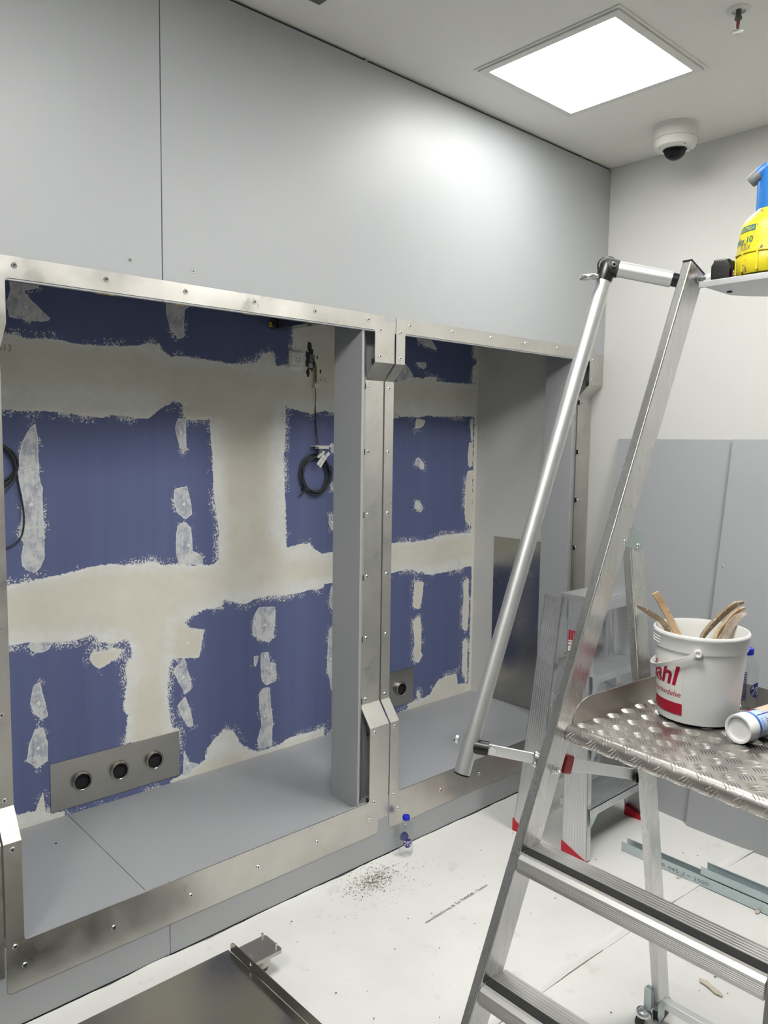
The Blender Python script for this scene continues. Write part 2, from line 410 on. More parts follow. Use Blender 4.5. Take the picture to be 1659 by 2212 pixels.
BLUE=[[(0.674,2.496),(0.661,2.098),(0.804,2.105),(0.88,2.105),(0.927,2.106),(0.975,2.096),(1.024,2.103),(1.083,2.102),(1.143,2.095),(1.232,2.094),(1.306,2.099),(1.402,2.11),(1.442,2.125),(1.49,2.12),(1.502,2.101),(1.543,2.078),(1.606,2.083),(1.671,2.081),(1.715,2.077),(1.829,2.071),(1.9,2.074),(1.949,2.08),(1.98,2.108),(2.011,2.135),(2.042,2.134),(2.061,2.099),(2.068,2.079),(2.139,2.086),(2.156,2.122),(2.158,2.298),(2.164,2.436),(2.162,2.954)],
[(0.652,1.849),(0.872,1.838),(0.935,1.832),(1.034,1.835),(1.076,1.833),(1.146,1.826),(1.208,1.819),(1.245,1.815),(1.282,1.829),(1.339,1.828),(1.378,1.819),(1.437,1.819),(1.463,1.837),(1.478,1.851),(1.509,1.871),(1.538,1.879),(1.541,1.897),(1.577,1.893),(1.593,1.88),(1.596,1.831),(1.647,1.817),(1.715,1.83),(1.719,1.815),(1.724,1.735),(1.73,1.675),(1.734,1.594),(1.736,1.534),(1.745,1.432),(1.754,1.391),(1.761,1.339),(1.759,1.277),(1.761,1.21),(1.737,1.188),(1.691,1.187),(1.675,1.196),(1.63,1.19),(1.554,1.208),(1.49,1.209),(1.47,1.222),(1.429,1.23),(1.388,1.22),(1.271,1.235),(1.196,1.233),(1.132,1.222),(1.061,1.212),(1.001,1.205),(0.934,1.199),(0.87,1.193),(0.63,1.205)],
[(2.117,1.893),(2.206,1.877),(2.275,1.865),(2.345,1.882),(2.414,1.877),(2.645,1.875),(2.653,1.388),(2.656,1.206),(2.417,1.19),(2.344,1.182),(2.287,1.21),(2.265,1.241),(2.196,1.242),(2.125,1.228),(2.12,1.348),(2.119,1.414),(2.112,1.545),(2.107,1.631),(2.116,1.74)],
[(2.659,1.035),(2.419,1.019),(2.353,1.015),(2.31,1.005),(2.253,1.01),(2.211,1.003),(2.116,1.002),(2.037,1.011),(1.947,1.005),(1.897,0.986),(1.837,1.005),(1.787,1.026),(1.777,0.988),(1.713,0.99),(1.684,0.99),(1.645,0.975),(1.611,0.965),(1.589,0.946),(1.638,0.909),(1.686,0.902),(1.669,0.821),(1.662,0.781),(1.533,0.799),(1.517,0.767),(1.514,0.727),(1.509,0.647),(1.516,0.573),(1.522,0.521),(1.529,0.493),(1.565,0.481),(1.561,0.282),(1.587,0.262),(1.65,0.294),(1.685,0.311),(1.697,0.361),(1.738,0.399),(1.78,0.424),(1.828,0.406),(1.862,0.362),(1.858,0.346),(1.896,0.314),(1.946,0.279),(2.011,0.273),(2.091,0.275),(2.132,0.293),(2.201,0.293),(2.258,0.291),(2.345,0.294),(2.419,0.3),(2.672,0.283)],
[(0.621,0.953),(0.871,0.966),(0.945,0.967),(1.012,0.957),(1.099,0.947),(1.144,0.949),(1.177,0.958),(1.204,0.953),(1.213,0.926),(1.284,0.907),(1.324,0.92),(1.341,0.902),(1.351,0.876),(1.352,0.837),(1.334,0.826),(1.326,0.793),(1.328,0.724),(1.312,0.64),(1.33,0.586),(1.322,0.539),(1.319,0.48),(1.567,0.427),(1.565,0.27),(1.521,0.267),(1.516,0.243),(1.065,0.239),(1.061,0.269),(0.995,0.285),(0.985,0.373),(0.953,0.304),(0.911,0.313),(0.877,0.31),(0.852,0.304),(0.599,0.337)],
[(2.633,2.536),(2.642,2.031),(2.794,2.047),(2.872,2.059),(2.93,2.085),(2.959,2.083),(2.976,2.088),(3.018,2.08),(3.042,2.093),(3.121,2.096),(3.126,2.072),(3.223,2.072),(3.327,2.073),(3.456,2.074),(3.452,2.311),(3.442,2.653)],
[(2.478,1.914),(2.687,1.906),(2.802,1.898),(2.848,1.88),(2.854,1.867),(2.946,1.874),(2.964,1.868),(3.066,1.882),(3.153,1.878),(3.229,1.881),(3.293,1.887),(3.448,1.888),(3.45,1.718),(3.448,1.444),(3.445,1.206),(3.37,1.214),(3.303,1.212),(3.198,1.212),(3.122,1.201),(3.085,1.198),(2.975,1.193),(2.88,1.197),(2.8,1.199),(2.487,1.208)],
[(2.352,1.028),(2.658,1.028),(2.794,1.03),(2.83,1.039),(2.93,1.044),(2.98,1.034),(3.009,1.015),(3.045,1.024),(3.062,1.002),(3.129,0.995),(3.28,1),(3.457,1.013),(3.456,0.795),(3.454,0.515),(3.45,0.294),(3.416,0.307),(3.359,0.313),(3.353,0.345),(3.344,0.383),(3.272,0.383),(3.196,0.374),(3.179,0.366),(3.157,0.338),(3.142,0.33),(3.124,0.301),(3.051,0.29),(3.028,0.287),(3.007,0.297),(2.969,0.29),(2.948,0.283),(2.943,0.258),(2.857,0.249),(2.359,0.249)]]
SOLID=[[(1.185,0.888),(1.227,0.886),(1.265,0.891),(1.303,0.881),(1.331,0.868),(1.298,0.861),(1.274,0.84),(1.244,0.826),(1.216,0.814),(1.188,0.836),(1.175,0.864)],
[(3.414,1.878),(3.438,1.879),(3.44,1.75),(3.425,1.747),(3.411,1.844)],
[(3.405,1.74),(3.441,1.745),(3.44,1.6),(3.411,1.596),(3.398,1.645)],
[(3.398,1.573),(3.443,1.577),(3.445,1.49),(3.449,1.287),(3.437,1.249),(3.394,1.281),(3.382,1.328),(3.385,1.483)],
[(3.428,2.304),(3.452,2.306),(3.453,2.231),(3.442,2.219),(3.425,2.237)],
[(3.424,2.184),(3.453,2.186),(3.454,2.079),(3.428,2.082),(3.421,2.139)],
[(2.984,0.968),(3.052,0.963),(3.057,0.95),(3.034,0.815),(2.988,0.817),(2.968,0.829)],
[(2.977,0.748),(2.996,0.766),(3.035,0.766),(3.044,0.69),(3.044,0.565),(3.058,0.544),(3.029,0.506),(2.993,0.522),(2.99,0.641)],
[(3.012,0.339),(3.03,0.341),(3.042,0.324),(3.045,0.291),(3.035,0.286),(3.015,0.309)],
[(3.388,0.917),(3.411,0.942),(3.429,0.943),(3.439,0.77),(3.432,0.63),(3.41,0.623),(3.387,0.647),(3.383,0.758),(3.389,0.797)],
[(3.39,0.565),(3.419,0.586),(3.435,0.548),(3.437,0.384),(3.413,0.348),(3.389,0.393),(3.393,0.474)],
[(3.4,0.468),(3.436,0.461),(3.442,0.313),(3.422,0.305),(3.413,0.349),(3.385,0.41),(3.399,0.431)],
[(2.971,1.85),(2.976,1.867),(3.042,1.856),(3.037,1.831),(3.001,1.813),(2.966,1.808)]]
THIN=[[(0.92,2.263),(0.955,2.272),(0.987,2.24),(1.022,2.207),(1.061,2.174),(1.025,2.16),(0.952,2.162),(0.913,2.166),(0.903,2.213)],
[(0.913,2.308),(1.029,2.308),(1.012,2.281),(0.947,2.258),(0.92,2.26)],
[(1.52,2.3),(1.635,2.308),(1.632,2.294),(1.605,2.273),(1.601,2.161),(1.575,2.152),(1.539,2.19),(1.522,2.245)],
[(0.994,1.788),(1.001,1.736),(1.001,1.668),(1.003,1.599),(1.007,1.564),(1.013,1.546),(1.011,1.477),(1.015,1.415),(1.016,1.345),(1.013,1.283),(0.999,1.249),(0.98,1.23),(0.944,1.243),(0.933,1.261),(0.929,1.3),(0.941,1.342),(0.923,1.374),(0.935,1.446),(0.94,1.523),(0.931,1.557),(0.928,1.609),(0.934,1.676),(0.945,1.719),(0.966,1.761)],
[(1.587,1.828),(1.607,1.817),(1.608,1.69),(1.591,1.68),(1.568,1.729),(1.555,1.782),(1.566,1.816)],
[(1.549,1.527),(1.609,1.539),(1.622,1.487),(1.63,1.438),(1.632,1.416),(1.599,1.395),(1.567,1.421),(1.548,1.461)],
[(1.564,1.372),(1.599,1.385),(1.626,1.358),(1.631,1.307),(1.633,1.257),(1.673,1.238),(1.683,1.207),(1.675,1.192),(1.564,1.203),(1.554,1.263),(1.555,1.333)],
[(1.505,1.933),(1.716,1.942),(1.713,1.823),(1.609,1.817),(1.593,1.889),(1.502,1.89)],
[(1.548,0.944),(1.686,0.902),(1.669,0.821),(1.66,0.779),(1.53,0.805),(1.534,0.885)],
[(1.97,0.965),(2.059,0.955),(2.063,0.899),(2.053,0.823),(2.031,0.787),(1.985,0.806),(1.935,0.836),(1.941,0.928)],
[(1.979,0.746),(2.021,0.743),(2.031,0.692),(2.066,0.68),(2.07,0.594),(2.011,0.582),(1.985,0.612),(1.979,0.68)],
[(1.941,0.736),(1.972,0.736),(1.953,0.684),(1.943,0.686)],
[(1.97,0.548),(1.992,0.574),(2.031,0.571),(2.037,0.477),(2.048,0.417),(2.044,0.281),(1.972,0.281),(1.959,0.326),(1.985,0.398),(1.972,0.48)],
[(0.961,0.8),(0.984,0.808),(1.002,0.728),(1.012,0.669),(0.987,0.658),(0.963,0.686),(0.945,0.731)],
[(0.961,0.628),(0.993,0.627),(1.007,0.561),(1.007,0.492),(0.966,0.471),(0.928,0.509),(0.938,0.57)],
[(1.54,0.752),(1.587,0.793),(1.606,0.729),(1.62,0.685),(1.619,0.644),(1.591,0.629),(1.559,0.692),(1.538,0.737)],
[(1.591,0.624),(1.613,0.562),(1.632,0.478),(1.606,0.477),(1.574,0.529),(1.552,0.586)],
[(0.946,0.971),(1.036,0.96),(1.024,0.932),(1.003,0.92),(0.977,0.921),(0.948,0.946)],
[(2.394,1.01),(2.421,1.007),(2.422,0.871),(2.398,0.898),(2.383,0.935)],
[(2.384,0.803),(2.423,0.805),(2.427,0.462),(2.402,0.479),(2.374,0.605),(2.378,0.7)],
[(2.378,1.722),(2.419,1.726),(2.419,1.68),(2.39,1.68)],
[(2.385,1.521),(2.4,1.54),(2.421,1.531),(2.421,1.491),(2.392,1.497)],
[(2.379,1.372),(2.423,1.378),(2.424,1.294),(2.394,1.299),(2.376,1.332)],
[(2.029,2.14),(2.051,2.119),(2.055,2.078),(2.036,2.055),(1.961,2.05),(1.986,2.104)],
[(1.581,0.386),(1.594,0.357),(1.605,0.322),(1.656,0.297),(1.588,0.267),(1.576,0.272)],
[(2.976,1.648),(2.997,1.656),(3.043,1.617),(3.041,1.587),(3.013,1.588),(2.974,1.618)],
[(2.973,1.408),(2.997,1.423),(3.041,1.372),(3.019,1.349),(2.973,1.379)],
[(2.957,2.164),(3.04,2.168),(3.044,2.143),(3.023,2.129),(2.989,2.142)],
[(2.95,2.305),(3.066,2.304),(3.127,2.248),(3.105,2.24),(3.056,2.255),(2.984,2.267)],
[(2.868,2.149),(2.888,2.15),(2.917,2.126),(2.947,2.09),(2.953,2.062),(2.827,2.05),(2.817,2.098)],
[(2.842,1.888),(2.802,1.907),(2.797,1.862),(2.848,1.863)]]
WHITE=[[(0.799,1.936),(1.122,1.935),(1.36,1.935),(1.5,1.933),(1.498,1.828),(1.282,1.816),(1.208,1.837),(1.034,1.827),(0.796,1.831)],
[(1.713,1.815),(1.779,1.817),(1.797,1.43),(1.808,1.325),(1.796,1.185),(1.737,1.181),(1.745,1.432)],
[(2.036,1.739),(2.061,1.909),(2.411,1.941),(2.412,1.856),(2.127,1.848),(2.128,1.414),(2.129,1.225),(2.266,1.237),(2.419,1.19),(2.419,1.149),(2.115,1.173),(2.024,1.31),(2.03,1.418)],
[(0.776,1.187),(0.87,1.198),(1.15,1.225),(1.439,1.23),(1.778,1.187),(1.778,1.159),(1.428,1.199),(1.132,1.204),(0.877,1.165),(0.775,1.162)],
[(0.77,1.01),(0.873,1.02),(1.013,0.993),(1.191,0.984),(1.344,0.945),(1.381,0.891),(1.386,0.772),(1.35,0.681),(1.351,0.482),(1.306,0.484),(1.313,0.883),(1.099,0.92),(0.871,0.95)],
[(1.662,1.035),(1.777,1.054),(2.42,1.06),(2.421,0.995),(1.947,0.998),(1.777,0.988),(1.661,0.978),(1.535,0.946),(1.529,0.478),(1.492,0.487),(1.489,0.732),(1.514,0.969),(1.573,1.001)],
[(0.804,2.105),(1.492,2.13),(1.543,2.087),(2.139,2.094),(2.219,2.079),(2.219,2.041),(1.542,2.049),(1.401,2.084),(0.803,2.077)],
[(2.155,2.298),(2.204,2.303),(2.218,2.198),(2.219,2.068),(2.126,2.062)],
[(2.79,1.941),(3.452,1.949),(3.462,1.877),(2.792,1.87)],
[(3.122,2.085),(3.461,2.084),(3.462,2.062),(3.122,2.059),(2.827,2.042),(2.827,2.058)],
[(2.787,1.085),(3.087,1.046),(3.446,1.066),(3.456,1.01),(3.089,0.989),(2.794,1.03)],
[(2.794,1.208),(3.084,1.212),(3.445,1.209),(3.446,1.19),(3.085,1.186),(2.794,1.191)],
[(2.941,0.294),(3.124,0.301),(3.18,0.369),(3.197,0.338),(3.141,0.291),(3.043,0.277),(2.957,0.273)],
[(1.679,0.302),(1.703,0.37),(1.78,0.432),(1.871,0.36),(1.946,0.279),(2.132,0.299),(2.419,0.3),(2.429,0.267),(2.145,0.272),(1.946,0.251),(1.821,0.306),(1.702,0.295),(1.587,0.264)],
[(0.861,0.311),(0.953,0.308),(1.07,0.271),(1.074,0.246),(0.909,0.254),(0.859,0.266)]]

# ------------------------------------------------------------------ the room shell
def struct(name, m, mat, label=None, parent=None, **kw):
    o = finish(m, name, mat, parent, **kw)
    if parent is None: tag(o, label, 'room', kind='structure')
    return o
BY = 0.715        # depth of the recess back wall behind the panel face (y = 0)
ENDX = 3.475
struct('floor', M().bb(ROOM_X0, ROOM_X1+.1, ROOM_Y0, 0.1, -0.06, 0), GREYP, 'grey floor slab under the white paper')
struct('ceiling', M().bb(ROOM_X0-.1, ROOM_X1+.1, ROOM_Y0-.1, BY+.1, CEIL, CEIL+.05), CEILM, 'smooth off-white ceiling')
struct('wall_back', M().bb(ROOM_X1, ROOM_X1+.08, ROOM_Y0, 0.2, -.06, CEIL), WALLW, 'plain white end wall behind the ladders')
struct('wall_right', M().bb(ROOM_X0, ROOM_X1, ROOM_Y0-.08, ROOM_Y0, -.06, CEIL), ROOMW, 'plain wall on the far side of the room, toned down to darken reflections')
struct('wall_front', M().bb(ROOM_X0-.08, ROOM_X0, ROOM_Y0, BY+.1, -.06, CEIL), ROOMD, 'plain wall behind the photographer, darkened for the reflections')

# wall_left: framing core carrying the grey laminate sheets
core = M()
core.bb(ROOM_X0, 3.65, .013, .09, 2.178, CEIL); core.bb(ROOM_X0, 3.65, .013, .09, 0, .236)
core.bb(ROOM_X0, -1.02, .013, .09, .236, 2.178)
wall = struct('wall_left', core, CORE, 'wall clad in grey laminate sheets with two steel-framed openings')
for x0, x1 in ((-1.35, -.0015), (.0015, 1.1485), (1.1515, 3.648)):
    struct('panel', M().bb(x0, x1, 0, .012, 2.165, 3.146), PANEL, parent=wall, bevel=.0012)
for x0, x1 in ((-1.35, 1.1485), (1.1505, 3.648)):
    struct('panel', M().bb(x0, x1, 0, .012, .007, .262), PANEL, parent=wall, bevel=.0012)

# posts between the openings, each clad with a grey sheet facing the opening
for x0, x1 in ((.483, .675), (1.973, 2.165), (3.385, 3.65)):
    p = struct('trim_1' if x0 < 1 else 'trim_2' if x0 < 3 else 'trim_3', M().bb(x0+.013, x1-.012, .082, .172, .251, CEIL), CORE,
               'grey-clad post standing behind the steel frame ' + ('at the left edge' if x0 < 1 else 'between the two openings' if x0 < 3 else 'at the right end'))
    struct('panel', M().bb(x0, x0+.012, .004, .173, .2505, CEIL), PANEL_D, parent=p, bevel=.001)
    struct('panel', M().hexa([(x0+.0005, .003, .2505), (x0+.078, .0665, .2505), (x0+.078, .078, .2505), (x0+.0125, .025, .2505), (x0+.0005, .003, CEIL), (x0+.078, .0665, CEIL), (x0+.078, .078, CEIL), (x0+.0125, .025, CEIL)]), PANEL_D, parent=p)
    struct('panel', M().bb(x0+.0785, x1, .069, .081, .2505, CEIL), PANEL_D, parent=p, bevel=.001)
# ledge of the recess
led = struct('trim_4', M().bb(-1.0, ENDX, .09, BY, .0, .236), CORE, 'grey laminate ledge at the bottom of the recess')
for x0, x1 in ((-1.0, 1.0765), (1.0785, ENDX)):
    struct('panel', M().bb(x0, x1, .003, BY, .237, .25), PANEL, parent=led, bevel=.0008)
plug = finish(M().lathe([(0, .0015), (.004, .0015), (.0045, 0)], (.963, .523, .25), seg=12), 'screw_plug', BLACKR, led)
struct('wall_recess_end', M().bb(ENDX, ENDX+.05, .1725, BY+.05, .236, CEIL), WALLW, 'off-white end wall inside the right opening')
struct('wall_recess_left', M().bb(-1.05, -1.0, .013, BY+.05, .236, CEIL), WALLW, 'end wall of the recess beyond the left edge')

# recess back wall: blue plasterboard with filler; the outline of the filler is stored as distance attributes
def poly_sd(P, X, Z):
    n = len(P); d2 = np.full(X.shape, 1e9); ins = np.zeros(X.shape, bool)
    for i in range(n):
        ax, az = P[i]; bx, bz = P[(i+1) % n]; ex, ez = bx-ax, bz-az; L = ex*ex+ez*ez
        if L < 1e-12: continue
        t = np.clip(((X-ax)*ex+(Z-az)*ez)/L, 0, 1)
        d2 = np.minimum(d2, (X-ax-t*ex)**2+(Z-az-t*ez)**2)
        c = (az > Z) != (bz > Z)
        if abs(ez) > 1e-12: ins ^= c & (X < ex*(Z-az)/ez+ax)
    return np.where(ins, 1, -1)*np.sqrt(d2)
def recess_wall():
    st = .008; xs = np.arange(-1.0, ENDX+st*.5, st); xs[-1] = ENDX; zs = np.concatenate([np.arange(.25, 2.5, st), [2.6, 2.8, CEIL]])
    Xg, Zg = np.meshgrid(xs, zs); nx, nz = len(xs), len(zs)
    X = np.where(Xg < .67, 1.34-Xg, Xg); Z = Zg
    mx = lambda L: np.max([poly_sd(P, X, Z) for P in L], axis=0)
    band = np.maximum(-mx(BLUE), mx(SOLID)); skim = mx(THIN); white = mx(WHITE)
    V = np.stack([Xg.ravel(), np.full(Xg.size, BY), Zg.ravel()], 1)
    i = np.arange(nx*nz).reshape(nz, nx)
    F = np.stack([i[:-1, :-1], i[:-1, 1:], i[1:, 1:], i[1:, :-1]], -1).reshape(-1, 4)
    me = bpy.data.meshes.new('wall_recess_back')
    me.vertices.add(len(V)); me.vertices.foreach_set('co', V.ravel())
    me.loops.add(F.size); me.loops.foreach_set('vertex_index', F.ravel())
    me.polygons.add(len(F)); me.polygons.foreach_set('loop_start', np.arange(0, F.size, 4)); me.update(calc_edges=True)
    for n, a in (('band', band), ('skim', skim), ('white', white)):
        at = me.attributes.new(n, 'FLOAT', 'POINT'); at.data.foreach_set('value', a.ravel().astype(np.float32))
    me.materials.append(RECESS)
    o = bpy.data.objects.new('wall_recess_back', me); COL.objects.link(o)
    return tag(o, 'blue plasterboard back wall of the recess with cream and white filler', 'room', kind='structure')
rw = recess_wall()
struct('wall_recess_backing', M().bb(-1.05, ENDX+.05, BY+.002, BY+.05, .236, CEIL), CORE, 'framing behind the blue plasterboard')
random.seed(21)
for P_ in THIN:
    xs_ = [p[0] for p in P_]; zs_ = [p[1] for p in P_]; x, z = sum(xs_)/len(xs_), sum(zs_)/len(zs_)
    if max(xs_)-min(xs_) < .045 or max(zs_)-min(zs_) < .07: continue
    pts_ = [(x+.007*random.uniform(.6, 1.2)*math.cos(a), z+.008*random.uniform(.6, 1.2)*math.sin(a)) for a in [2*PI*k/10 for k in range(10)]]
    finish(M().prism(pts_, [], (0, BY-.0009, 0), X3, Z3, .0007), 'filler_dab', LABELW, rw)
text('E 413', .034, (.842, BY, 2.045), X3, Z3, 'pencil_note', PENCIL, rw)
text('TE 412', .030, (2.272, BY, 2.020), X3, Z3, 'pencil_note', PENCIL, rw)

# ------------------------------------------------------------------ stainless frames around the openings
def screw_mesh(name, r=.0085, h=.0035):
    m = M(); m.lathe([(0, h*.35), (r*.42, h*.35), (r*.45, h), (r*.8, h), (r, h*.4), (r, 0), (0, 0)], (0, 0, 0), (0, -1, 0), 14)
    m.cur = 1; m.lathe([(0, h*.45), (r*.40, h*.4)], (0, 0, 0), (0, -1, 0), 6)
    return m
def frame(name, xl, il, ir, xr, pr, label):
    root = thing(name, label, 'frame', ((xl+xr)/2, 0, .116), group=None)
    zt0, zt1, zb0, zb1 = 2.171, 2.230, .116, .262
    z1, z2, z3, z4, D = .573, .655, 1.982, 2.048, .063
    y0 = -.0025
    def side_path(za, zb, y): return [(0, y, zb), (0, y, z4), (0, y+D, z3), (0, y+D, z2), (0, y, z1), (0, y, za)]
    c = .012
    finish(M().prism([(xl, zt0), (il, zt0), (il+c, zt0), (ir-c, zt0), (ir, zt0-c*0), (xr, zt0), (xr, zt1-.004), (xr-.004, zt1), (xl+.004, zt1), (xl, zt1-.004)], [], (0, y0, 0), X3, Z3, .004), 'top_rail', STEEL, root)
    finish(M().prism([(xl, zb1), (xl, zb0+.008), (xl+.008, zb0), (xr-.008, zb0), (xr, zb0+.008), (xr, zb1)], [], (0, y0, 0), X3, Z3, .004), 'bottom_rail', STEEL, root)
    finish(M().ribbon(side_path(zb1, zt0, y0), xl, il, .004), 'side_rail', STEEL, root, smooth=False)
    finish(M().ribbon(side_path(zb1, zt0, y0), ir, xr, .004), 'side_rail', STEEL, root, smooth=False)
    finish(M().ribbon(side_path(.172, 2.207, y0+.0012), xr+.0004, pr, .003), 'edge_strip', STEEL, root, smooth=False)
    # rounded inner corners and folded-back lips
    for cx, sx in ((il, 1), (ir, -1)):
        for cz, sz in ((zt0, -1), (zb1, 1)):
            pts = [(cx, cz), (cx+sx*c, cz)]+[(cx+sx*(c-c*math.sin(a)), cz+sz*(c-c*math.cos(a))) for a in (PI/8, PI/4, 3*PI/8)]+[(cx, cz+sz*c)]
            finish(M().prism(pts, [], (0, y0, 0), X3, Z3, .004), 'corner_fillet', STEEL, root)
    finish(M().bb(il, ir, y0+.004, .03, zt0, zt0+.002), 'lip', STEEL, root)
    # screws
    base = finish(screw_mesh('screw'), 'screw', [CHROME, BLACKR], root, at=(0, 0, 0))
    sp = []
    n = 6
    for k in range(n):
        x = il+.025+k*(ir-il-.061)/(n-1) if True else 0
        sp.append((x, y0, 2.206)); sp.append((il-.001+k*(ir-il+.002)/(n-1), y0, .188))
    for z, y in ((2.172, 0), (2.071, 0), (1.955, D), (1.697, D), (1.443, D), (1.189, D), (.934, D), (.676, D), (.552, 0), (.256, 0)):
        for x in (il-.026, ir+.026):
            if z == 2.172 and False: continue
            sp.append((x, y0+y, z))
    first = True
    for p in sp:
        if first: base.location = Vector(p)-wloc(root); first = False
        else: inst(base, 'screw', root, p)
    cl = finish(M().box((0, 0, 0), (.005, .012, .024)), 'edge_clip', BLACK, root, at=(0, 0, 0), bevel=.0015)
    first = True
    for z in (2.05, 1.955, 1.697, 1.443, 1.189, .934, .676, .552, .268):
        p = (ir-.004, .006+(D-.016 if z < 2 and z > .6 else 0), z)
        if first: cl.location = Vector(p)-wloc(root); first = False
        else: inst(cl, 'edge_clip', root, p)
    return root
frame('steel_surround', .637, .687, 2.035, 2.084, 2.1395, 'brushed stainless frame screwed round the large left opening')
frame('steel_surround', 2.147, 2.196, 3.518, 3.565, 3.643, 'brushed stainless frame round the right opening, beside the white corner')
frame('steel_surround', -.871, -.821, .527, .576, .6315, 'brushed stainless frame whose edge strip just shows at the far left of the picture')
def wscrew(x, z, i, y=0):
    o = finish(screw_mesh('s', .0068, .002), 'screw', [CHROME, BLACKR], wall, at=(0, 0, 0)); o.location = (x, y, z); return o
for i, (x, z) in enumerate(((1.045, 2.274), (1.257, 2.274), (3.545, 3.122))): wscrew(x, z, i)
def shim(x0, x1, label):
    o = finish(M().bb(x0, x1, .006, .024, 2.1655, 2.170), 'foam_strip', YELLOWF, at=((x0+x1)/2, .02, 2.158), bevel=.001)
    tag(o, label, 'foam strip', 'yellow foam strips under the top frame edges')
shim(.945, 1.005, 'yellow foam strip under the top rail of the left opening, nearest the left edge')
shim(1.200, 1.255, 'thin yellow foam strip peeping under the top rail, middle of the left opening')
shim(1.455, 1.50, 'small yellow foam strip under the left opening top rail, nearest the hanging channel')
shim(2.735, 2.765, 'small yellow foam strip under the right opening top rail, the nearer one')
shim(2.955, 2.995, 'small yellow foam strip under the right opening top rail, the farther one')

# ------------------------------------------------------------------ inside the recess
br = thing('metal_bracket', 'grey steel channel arm fixed high on the blue wall near the socket', 'bracket', (2.03, BY, 2.24))
finish(M().bb(2.03, 2.09, .20, .712, 2.238, 2.242).bb(2.03, 2.034, .20, .712, 2.242, 2.30), 'channel_arm', STEELD, br)
finish(M().bb(2.022, 2.03, .655, .70, 2.24, 2.40), 'upright', STEELD, br)
finish(M().bb(2.014, 2.0215, .688, .698, 2.246, 2.268), 'end_cap', YELLOWF, br)
finish(M().cyl((2.0215, .68, 2.262), (2.020, .68, 2.262), .006, 12), 'bolt_hole', BLACK, br)

so = thing('wall_socket', 'white two-pin wall socket at the edge of the upper blue board', 'socket', (2.17, BY, 2.112))
finish(M().box((2.17, BY-.006, 2.112), (.078, .012, .082)), 'cover_plate', WHITEP, so, bevel=.004)
finish(M().box((2.17, BY-.0145, 2.118), (.058, .006, .058)), 'insert', WHITEP, so, bevel=.003)
finish(M().lathe([(.0205, 0), (.0205, .003), (.018, .003), (.017, -.003), (0, -.003)], (2.174, BY-.0180, 2.116), (0, -1, 0), 24), 'pin_well', WHITEP, so)
for dx, dz in ((-.008, .004), (.008, .004), (0, -.009)):
    finish(M().lathe([(.0026, 0), (.0026, .001), (0, .001)], (2.174+dx, BY-.0184, 2.116+dz), (0, -1, 0), 10), 'pin_hole', BLACK, so)
finish(M().box((2.17, BY-.0135, 2.079), (.07, .005, .012)), 'lower_edge', WHITEP, so, bevel=.002)

random.seed(4)
hb = thing('wall_box', 'open junction box in a rough dark hole beside the socket', 'junction box', (2.258, BY, 2.12))
hp = []
for k in range(40):
    a = 2*PI*k/40; rx, rz = .026, .050; q = 1+random.uniform(-.22, .25)
    hp.append((2.258+rx*q*math.cos(a), 2.120+rz*q*math.sin(a)))
finish(M().prism(hp, [], (0, BY-.0008, 0), X3, Z3, .0006), 'dark_hole_patch', BLACKR, hb)  # flat dark patch with a ragged outline marks the hole
finish(M().box((2.266, BY-.004, 2.128), (.030, .008, .034)), 'box_lid', GREYP, hb, bevel=.003)
finish(M().box((2.259, BY-.003, 2.094), (.024, .007, .024)), 'box_shell', PANEL, hb, bevel=.003)
for dx, dz, w in ((.042, .015, .008), (.062, -.05, .009), (-.005, .06, .022), (-.012, -.062, .02)):
    pts = [(2.258+dx+w*math.cos(a)*random.uniform(.4, .7), 2.12+dz+w*1.8*math.sin(a)*random.uniform(.5, .8)) for a in [2*PI*k/9 for k in range(9)]]
    finish(M().prism(pts, [], (0, BY-.0008, 0), X3, Z3, .0006), 'chipped_spot', BLACKR, hb)
def smooth_path(pts, n=8):
    P = [Vector(p) for p in pts]; P = [P[0]*2-P[1]]+P+[P[-1]*2-P[-2]]; out = []
    for i in range(1, len(P)-2):
        a, b, c, d = P[i-1:i+3]
        for k in range(n):
            t = k/n; out.append(.5*((2*b)+(c-a)*t+(2*a-5*b+4*c-d)*t*t+(3*b-a-3*c+d)*t*t*t))
    out.append(P[-2]); return out
lw = thing('lead_wire', 'thin wires hanging from the wall box through a white connector down to the coil', 'wire', (2.287, BY, 1.72))
finish(M().tube(smooth_path([(2.252, BY-.006, 2.135), (2.270, BY-.010, 2.120), (2.279, BY-.012, 2.09), (2.283, BY-.010, 2.02)]), .0022, 8), 'black_wire', CABLE, lw)
for dx, mt in ((-.003, WIREY), (.004, WIREY)):
    finish(M().tube(smooth_path([(2.283+dx, BY-.008, 2.105), (2.282+dx*1.8, BY-.010, 2.06), (2.284+dx*.8, BY-.010, 2.012)]), .0019, 8), 'yellow_wire', mt, lw)
finish(M().box((2.288, BY-.010, 2.0), (.026, .016, .022)), 'connector', WHITEP, lw, bevel=.003)
finish(M().tube(smooth_path([(2.284, BY-.008, 1.99), (2.288, BY-.008, 1.95), (2.287, BY-.006, 1.90)]), .0017, 8), 'brown_wire', WIREB, lw)
finish(M().tube(smooth_path([(2.291, BY-.008, 1.99), (2.293, BY-.008, 1.96), (2.288, BY-.007, 1.93)]), .0012, 8), 'white_wire', WHITEP, lw)
finish(M().tube(smooth_path([(2.287, BY-.006, 1.90), (2.290, BY-.006, 1.82), (2.297, BY-.014, 1.722)]), .0026, 8), 'black_lead', CABLE, lw)

